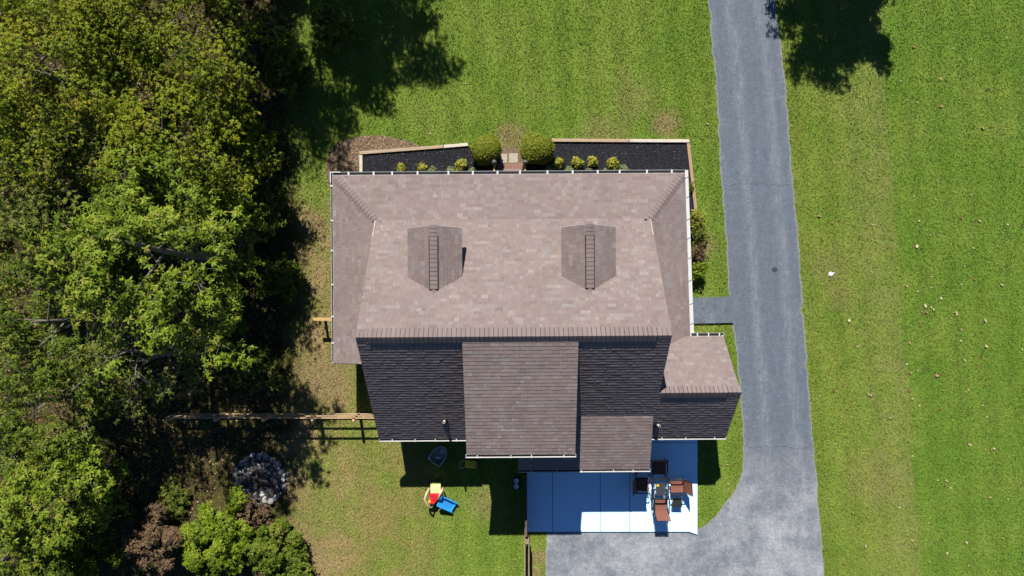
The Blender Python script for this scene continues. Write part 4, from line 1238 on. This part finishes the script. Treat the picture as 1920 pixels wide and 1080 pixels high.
# red platform with a moulded triangle
top = [q(804, 925, .56), q(825, 925, .56), q(823, 934, .56), q(813, 946, .56), q(808, 945, .56)]
MBt = MB(); n_ = len(top)
MBt.add(top + [(p[0], p[1], 0.0) for p in top], [tuple(range(n_))[::-1]] + [(i, (i + 1) % n_, n_ + (i + 1) % n_, n_ + i) for i in range(n_)])
pf = MBt.build('platform', M['p_red'], sl_, bevel=0.015)
tri = [q(809, 930, .565), q(820, 930, .565), q(813.5, 939, .565)]
MB().tube(tri + [tri[0]], 0.014, 6).build('moulded_triangle', simple('dark_red_plastic', (0.40, 0.012, 0.02), 0.4), pf)
# pale yellow steps
for i in range(3):
    z_ = 0.55 - i * 0.16
    a = q(807, 925 - i * 6.6, z_); b = q(826, 918.5 - i * 6.6, z_)
    MB().box(a[0], b[0], a[1], b[1], z_ - 0.17, z_ - 0.01).build('step', M['p_lime'], sl_, bevel=0.012)
# blue chute
A = Vector(q(829, 930, .48)); B = Vector(q(819, 947, .48)); C_ = Vector(q(847, 959, .14)); D_ = Vector(q(857, 943, .14))
nrm = (B - A).cross(D_ - A).normalized()
if nrm.z < 0: nrm = -nrm
m_ = MB(); lo = -nrm * 0.03
m_.add([A, B, C_, D_, A + lo, B + lo, C_ + lo, D_ + lo], [(0, 1, 2, 3), (7, 6, 5, 4), (0, 4, 5, 1), (1, 5, 6, 2), (2, 6, 7, 3), (3, 7, 4, 0)])
ch = m_.build('chute', M['p_blue'], sl_)
for (p, s) in ((A, D_), (B, C_)):
    MB().bar(p + nrm * 0.05, s + nrm * 0.05, 0.045, 0.12, up=nrm).build('side_wall', M['p_blue'], ch, bevel=0.012)
MB().bar(D_ + (A - D_) * 0.06 + nrm * 0.02, C_ + (B - C_) * 0.06 + nrm * 0.02, 0.05, 0.06, up=nrm).build('end_lip', M['p_blue'], ch, bevel=0.01)
# beige side arches
MB().tube([q(806, 914, .25), q(804, 917, .62), q(800, 925, .80), q(796, 935, .82), q(800, 945, .74), q(806, 952, .62), q(811, 951, .35), (q(810, 948, 0)[0], q(810, 948, 0)[1], 0.02)], [.035, .04, .045, .045, .042, .04, .035, .035], 8).build('side_rail', M['p_beige'], sl_, smooth=True)
MB().tube([q(829, 914, .30), q(830, 916, .70), q(828, 921, .84), q(824, 929, .82), q(822, 936, .62), (q(822, 936, 0)[0], q(822, 936, 0)[1], 0.02)], [.035, .045, .05, .05, .04, .035], 8).build('side_rail', M['p_beige'], sl_, smooth=True)
bp = q(805, 941, .50)
MB().lathe([(0.01, -.11), (.07, -.09), (.11, -.02), (.105, .03), (.06, .09), (.01, .11)], bp, 12).build('ball', M['p_orange'], sl_, smooth=True)
MB().tube([bp, q(809, 938, .48)], .02, 6).build('ball_arm', M['p_orange'], sl_)

# ride-on toy
ro = tag(empty('ride_on_toy', (*g(881, 868), 0), math.radians(-6)), 'yellow ride-on toy with grey push handle in the house shade', 'toy')
bd = MB(); bd.box(-0.20, 0.26, -0.17, 0.17, 0.10, 0.26)
body = bd.build('body', M['p_yellow'], ro, bevel=0.04)
MB().box(-0.08, 0.14, -0.10, 0.10, 0.262, 0.29).build('seat', M['p_yellow'], body, bevel=0.02)
MB().tube([(0.20, -0.15, .24), (0.30, -0.13, .36), (0.32, 0, .40), (0.30, 0.13, .36), (0.20, 0.15, .24)], 0.018, 6).build('grab_bar', M['p_lime'], ro)
MB().tube([(-0.18, -0.14, .2), (-0.32, -0.16, .38), (-0.42, -0.10, .46), (-0.42, 0.10, .46), (-0.32, 0.16, .38), (-0.18, 0.14, .2)], 0.02, 6).build('push_handle', M['p_grey'], ro)
for (wx, wy) in ((-0.15, -.19), (-0.15, .19), (0.22, -.19), (0.22, .19)):
    MB().tube([(wx, wy - .025, .09), (wx, wy + .025, .09)], .09, 12).build('wheel', M['p_black'], ro)

# play tub
tub = tag(empty('play_tub', (*g(822, 853), 0)), 'shield-shaped grey play tub with pale rim in the house shade', 'play tub')
ol = [(803, 857), (809, 848), (815, 840), (822, 836), (829, 834), (836, 836), (839, 842), (839, 850), (835, 859), (829, 868), (824, 873), (818, 869), (811, 864)]
ol = [(a - tub.location.x, b - tub.location.y) for a, b in (g(*p) for p in ol)]
n_ = len(ol); inn = [(a * .86, b * .86) for a, b in ol]
m_ = MB()
v = [(a * .93, b * .93, 0.0) for a, b in ol] + [(a, b, .22) for a, b in ol] + [(a, b, .22) for a, b in inn] + [(a * .92, b * .92, .07) for a, b in inn]
f = []
for j in range(3):
    for i in range(n_): f.append((j * n_ + i, j * n_ + (i + 1) % n_, (j + 1) * n_ + (i + 1) % n_, (j + 1) * n_ + i))
f.append(tuple(range(3 * n_, 4 * n_)))
m_.add(v, f); m_.build('tub', M['p_green'], tub)
MB().tube([(a * .95, b * .95, .225) for a, b in ol] + [(ol[0][0] * .95, ol[0][1] * .95, .225)], .022, 6).build('rim', M['p_grey'], tub)
for k in range(3):
    MB().bar((0.10, 0.13 + k * 0.075, .10), (0.30, 0.10 + k * 0.075, .10), .03, .02).build('white_slat', M['p_white'], tub)
MB().box(-0.08, 0.12, -0.14, -0.06, .07, .12).build('white_block', M['p_white'], tub, bevel=0.01)
MB().prism([(-.02, -.30), (.12, -.32), (.20, -.15), (-.06, -.16)], .07, .10).build('purple_cushion', M['p_purple'], tub)
MB().lathe([(.06, .22), (.06, .25), (.03, .26)], (-0.38, -0.07, 0), 10).build('knob', M['p_grey'], tub)

# pet feeder
fd = tag(empty('pet_feeder', (*g(968, 905), 0)), 'low stand holding two round silver bowls beside the gate', 'pet feeder')
MB().box(-0.15, 0.15, -0.27, 0.27, 0.02, 0.14).build('stand', M['p_black'], fd, bevel=0.03)
for s in (-1, 1):
    MB().lathe([(.07, .13), (.105, .15), (.115, .175), (.10, .172), (.075, .145), (.01, .142)], (0, s * 0.125, 0), 16).build('bowl', M['bowl'], fd, smooth=True)

# small white cover on the lawn
wc = tag(empty('drain_cap', (*g(1557, 514), 0), 0.5), 'small white cap lying on the lawn right of the driveway', 'cap')
MB().lathe([(.10, 0), (.105, .04), (.08, .06), (.03, .07)], n=10).build('cover', M['p_white'], wc)
MB().box(.08, .20, -.05, .0, .0, .03).build('tab', M['p_white'], wc)

# ================================================================== PATIO FURNITURE
PZ0 = 0.10
def chair(label, px, py, rz, sling, seed=0):
    """sling chair facing local -Y (seat front at -Y, back at +Y)"""
    c = tag(empty('patio_chair', (*g(px, py), PZ0), rz), label, 'chair', 'sling chairs round the patio table')
    w = 0.27
    # seat, dipped sling
    def sling_sheet(name, prof, par):
        m_ = MB(); k = len(prof); th = 0.012
        for (sx, dz) in ((-w, 0), (-w * .4, -.02), (w * .4, -.02), (w, 0)):
            for (y_, z_) in prof: m_.v.append((sx, y_, z_ + dz))
        f_ = []
        for j in range(3):
            for i in range(k - 1): f_.append((j * k + i, (j + 1) * k + i, (j + 1) * k + i + 1, j * k + i + 1))
        m_.f = f_; m_.c = [None] * len(f_)
        o = m_.build(name, sling, par)
        so = o.modifiers.new('solid', 'SOLIDIFY'); so.thickness = th
        return o
    sling_sheet('seat', [(-.27, .43), (-.10, .405), (.10, .385), (.26, .39)], c)
    sling_sheet('backrest', [(.26, .40), (.30, .55), (.40, .80), (.50, 1.02)], c)
    for s in (-1, 1):
        x_ = s * (w + 0.02)
        MB().tube([(x_, -.29, .44), (x_, -.10, .41), (x_, .25, .40), (x_, .30, .55), (x_, .40, .80), (x_, .51, 1.04)], .016, 6).build('side_rail', M['frame'], c)
        MB().tube([(x_ + s * .02, -.32, 0), (x_ + s * .02, -.30, .60), (x_ + s * .02, -.22, .645)], .015, 6).build('leg', M['frame'], c)
        MB().tube([(x_ + s * .02, .38, 0), (x_ + s * .02, .27, .40), (x_ + s * .02, .22, .62)], .015, 6).build('leg', M['frame'], c)
        MB().bar((x_ + s * .02, -.30, .655), (x_ + s * .02, .34, .66), .05, .025).build('armrest', M['frame'], c, bevel=0.008)
    MB().tube([(-w, .505, 1.03), (w, .505, 1.03)], .014, 6).build('top_rail', M['frame'], c)
    MB().tube([(-w - .03, .30, .25), (w + .03, .30, .25)], .012, 6).build('stretcher', M['frame'], c)
    return c

chair('brown sling chair pulled in at the lower side of the table, in full sun', 1234, 939, math.pi, M['sling'])
chair('brown sling chair at the right side of the table with its back in the sun', 1264, 905, -math.pi / 2 + 0.06, M['sling'])
chair('sling chair left of the table, only its seat front in the sun', 1200, 902, math.pi / 2, M['sling'])
chair('dark sling chair above the table in the house shade', 1231, 872, 0.0, M['sling'])
chair('sling chair half hidden under the patio roof edge', 1196, 868, 0.35, M['sling'])

tb = tag(empty('patio_table', (*g(1231, 907), PZ0)), 'black metal patio table between the sling chairs', 'table')
TW, TL, TZ = 0.335, 0.43, 0.70
fr = MB()
for (a, b) in (((-TW, -TL), (TW, -TL)), ((-TW, TL), (TW, TL)), ((-TW, -TL), (-TW, TL)), ((TW, -TL), (TW, TL))):
    fr.bar((a[0], a[1], TZ), (b[0], b[1], TZ), .05, .035)
fr.build('table_frame', M['frame'], tb)
M['table_top'] = simple('table_top', (0.05, 0.053, 0.06), 0.35, 0.1, 8.0, 0.5)
MB().box(-0.20, 0.20, -0.26, 0.26, TZ - .005, TZ + .012).build('tabletop', M['table_top'], tb)
k = 0
for i in range(17):
    yk = -TL + .045 + i * (2 * TL - .09) / 16
    for s in (-1, 1):
        MB().box(min(s * .215, s * (TW - .03)), max(s * .215, s * (TW - .03)), yk - .012, yk + .012, TZ - .004, TZ + .008).build('slat', M['frame'], tb)
for (sx, sy) in ((-1, -1), (1, -1), (-1, 1), (1, 1)):
    MB().tube([(sx * .30, sy * .39, TZ), (sx * .31, sy * .40, .3), (sx * .33, sy * .42, 0)], .02, 8).build('leg', M['frame'], tb)
pk = tag(MB().box(-.055, .055, -.04, .04, 0, .05).build('package', M['p_yellow'], bevel=0.008), 'small yellow packet on the black patio table', 'packet')
pk.location = (*[(1233 - 960) * 29.2 / 1280, (540 - 910) * 29.2 / 1280], PZ0 + TZ + .012)

st = tag(empty('footstool', (*g(1265, 936), PZ0), -0.03), 'small square black stool beside the right chair', 'stool')
MB().box(-.19, .19, -.19, .19, .35, .375).build('seat', M['black_sling'], st, bevel=0.01)
for s in (-1, 1):
    MB().tube([(s * .21, -.22, 0), (s * .205, -.2, .36), (s * .205, .2, .37), (s * .21, .30, 0)], .012, 6).build('leg', M['frame'], st)
    MB().tube([(-.2, s * .2, .355), (.2, s * .2, .355)], .012, 6).build('rail', M['frame'], st)

# ================================================================== FALLEN LEAVES on the lawn
def leaf_mesh(seed):
    r = random.Random(seed); m_ = MB()
    k = 9; v = [(0, 0, 0.012)]
    for i in range(k):
        a = 2 * math.pi * i / k
        q_ = (1.0 if i % 2 == 0 else 0.62) * r.uniform(.8, 1.15)
        v.append((q_ * math.cos(a), q_ * .8 * math.sin(a), 0.25 + r.uniform(-.15, .35)))
    m_.add(v, [(0, 1 + i, 1 + (i + 1) % k) for i in range(k)])
    return m_.mesh('fallen_leaf', M['fallen'])
LM = [leaf_mesh(i) for i in range(7)]
known = [(1725, 432), (1718, 462), (1801, 408), (1817, 447), (1824, 465), (1801, 485), (1810, 498), (1916, 421), (1888, 421), (1744, 518), (1747, 519), (1826, 523), (1801, 533), (1719, 545), (1763, 559), (1862, 560), (1725, 610), (1783, 605), (1846, 600), (1801, 617), (1705, 642), (1806, 662), (1793, 676), (1687, 677), (1731, 692), (1755, 704), (1760, 703), (1535, 405), (1590, 419), (1560, 418), (1797, 21), (1738, 50), (1736, 20), (1684, 50), (1820, 112), (1715, 96), (1712, 88), (1874, 204), (1909, 206), (1806, 210), (1764, 200), (1750, 264), (1725, 305), (1697, 286), (1692, 323), (1820, 365), (1875, 368), (1752, 373), (1757, 338), (1804, 330), (1629, 317), (1557, 264), (1484, 236), (1484, 88), (1917, 310), (873, 156), (1010, 255), (866, 188), (807, 250), (953, 242), (1215, 5), (1326, 232), (1731, 693), (1781, 757), (1763, 766), (1803, 779), (1711, 854), (1774, 875), (1757, 900), (1772, 909), (1781, 914), (1797, 1021), (1868, 948), (1846, 842), (1858, 843), (1900, 854), (1814, 731), (1807, 675), (1631, 741), (1627, 738), (1530, 747), (1563, 732), (1568, 742), (1625, 968), (1710, 1012), (1582, 1056), (1815, 1060), (1888, 935), (1775, 1036), (1316, 855), (1362, 870), (1365, 907), (725, 1000), (770, 905), (690, 950), (640, 1010), (880, 1040), (930, 1020)]
rr = random.Random(9)
for k in range(90):
    if k < 60: known.append((rr.gauss(1765, 70), rr.gauss(640, 190)))
    else: known.append((rr.uniform(1560, 1920), rr.uniform(0, 1080)))
for (px, py) in known:
    if px > 1925 or py < 0: continue
    s_ = rr.choice((.042, .05, .055, .07, .09))
    o = link_mesh('fallen_leaf', LM[rr.randrange(7)], None, loc=(*g(px, py), 0.035), rot=(rr.uniform(-.35, .35), rr.uniform(-.35, .35), rr.uniform(0, 6.28)), scale=(s_, s_, s_ * 0.9))
    tag(o, 'tan curled fallen leaf lying on the mown lawn', 'leaf', 'fallen leaves scattered over the lawn')

# ================================================================== GRASS, LITTER, CHIPS
FOOT = [(-6.8, 4.3), (6.7, 4.3), (6.7, -1.9), (8.2, -1.9), (8.2, -5.6), (-5.1, -5.6), (-5.1, -2.8), (-6.8, -2.8)]
FIRE = [(fp.location.x + 1.15 * math.cos(a), fp.location.y + 1.15 * math.sin(a)) for a in np.linspace(0, 6.28, 16, endpoint=False)]
rn = np.random.default_rng(77)
NB = 430000
P = np.stack([rn.uniform(-13.5, 23.0, NB), rn.uniform(-13.2, 13.2, NB)], axis=1)
keep = np.ones(NB, bool)
for poly in (DRIVE, WALK, PATIO, BED_L, BED_R, FOOT, FIRE):
    keep &= ~inside(P, poly)
near_soil = inside(P, SOIL) | inside(P, PATH)
keep &= ~(near_soil & (rn.random(NB) < 0.93))
keep &= ~((P[:, 0] < -9.5) & (rn.random(NB) < np.clip((-9.5 - P[:, 0]) / 2.5, 0, 0.9)))
P = P[keep]; n_ = len(P)
az = rn.uniform(0, 2 * np.pi, n_); ln = rn.uniform(0.05, 0.105, n_); wd = rn.uniform(0.010, 0.022, n_); tilt = rn.uniform(0.25, 1.25, n_)
d = np.stack([np.cos(az) * np.sin(tilt), np.sin(az) * np.sin(tilt), np.cos(tilt)], 1)
s = np.stack([-np.sin(az), np.cos(az), np.zeros(n_)], 1)
b = np.concatenate([P, np.zeros((n_, 1))], 1)
V = np.stack([b - s * wd[:, None], b + s * wd[:, None], b + d * ln[:, None]], 1).reshape(-1, 3)
tag(link_mesh('grass', np_mesh('grass', V, 3, M['blades'], rn.random(n_))), 'short mown lawn grass', 'grass', kind='stuff')

# leaf litter on the woodland floor and the bare soil
NLt = 26000
P = np.stack([rn.uniform(-24, -8.2, NLt), rn.uniform(-14, 14, NLt)], 1)
P = P[rn.random(NLt) < np.clip((-8.0 - P[:, 0]) / 3.0, 0.03, 1)]
Q = np.array(SOIL); P3 = np.stack([rn.uniform(Q[:, 0].min(), Q[:, 0].max(), 2600), rn.uniform(Q[:, 1].min(), Q[:, 1].max(), 2600)], 1)
P3 = P3[inside(P3, SOIL)]
P = np.concatenate([P, P3]); P = P[~inside(P, FIRE)]
c = np.concatenate([P, np.full((len(P), 1), 0.03)], 1)
V, T = leaves(c, np.tile(np.array([0, 0, 1.0]), (len(c), 1)), 0.085, 0.055, 1, 5, droop=0.0, tint=rn.uniform(0.1, 0.9, len(c)), tilt=0.3)
V[:, 2] = np.maximum(V[:, 2], 0.022)
tag(link_mesh('leaf_litter', np_mesh('leaf_litter', V, 4, LEAF['litter'], T)), 'dry brown leaf litter on the woodland floor', 'leaf litter', kind='stuff')
# bark chips in the mulch beds
Pm = []
for poly in (BED_L, BED_R):
    Q = np.array(poly); k = 5200
    p_ = np.stack([rn.uniform(Q[:, 0].min(), Q[:, 0].max(), k), rn.uniform(Q[:, 1].min(), Q[:, 1].max(), k)], 1)
    Pm.append(p_[inside(p_, poly)])
P = np.concatenate(Pm); c = np.concatenate([P, np.full((len(P), 1), 0.085)], 1)
V, T = leaves(c, np.tile(np.array([0, 0, 1.0]), (len(c), 1)), 0.06, 0.028, 1, 6, droop=-0.1, tint=None, tilt=0.4)
V[:, 2] = np.maximum(V[:, 2], 0.073)
t = NT('bark_chips')
M['chips'] = t.done(t.ramp(t.attr('tint', 'Fac'), [(0.0, (0.010, 0.010, 0.012)), (0.6, (0.030, 0.030, 0.036)), (0.9, (0.07, 0.07, 0.08)), (1.0, (0.30, 0.29, 0.28))]), 0.9)
tag(link_mesh('bark_chips', np_mesh('bark_chips', V, 4, M['chips'], T)), 'black bark chips covering the front beds', 'mulch', kind='stuff')
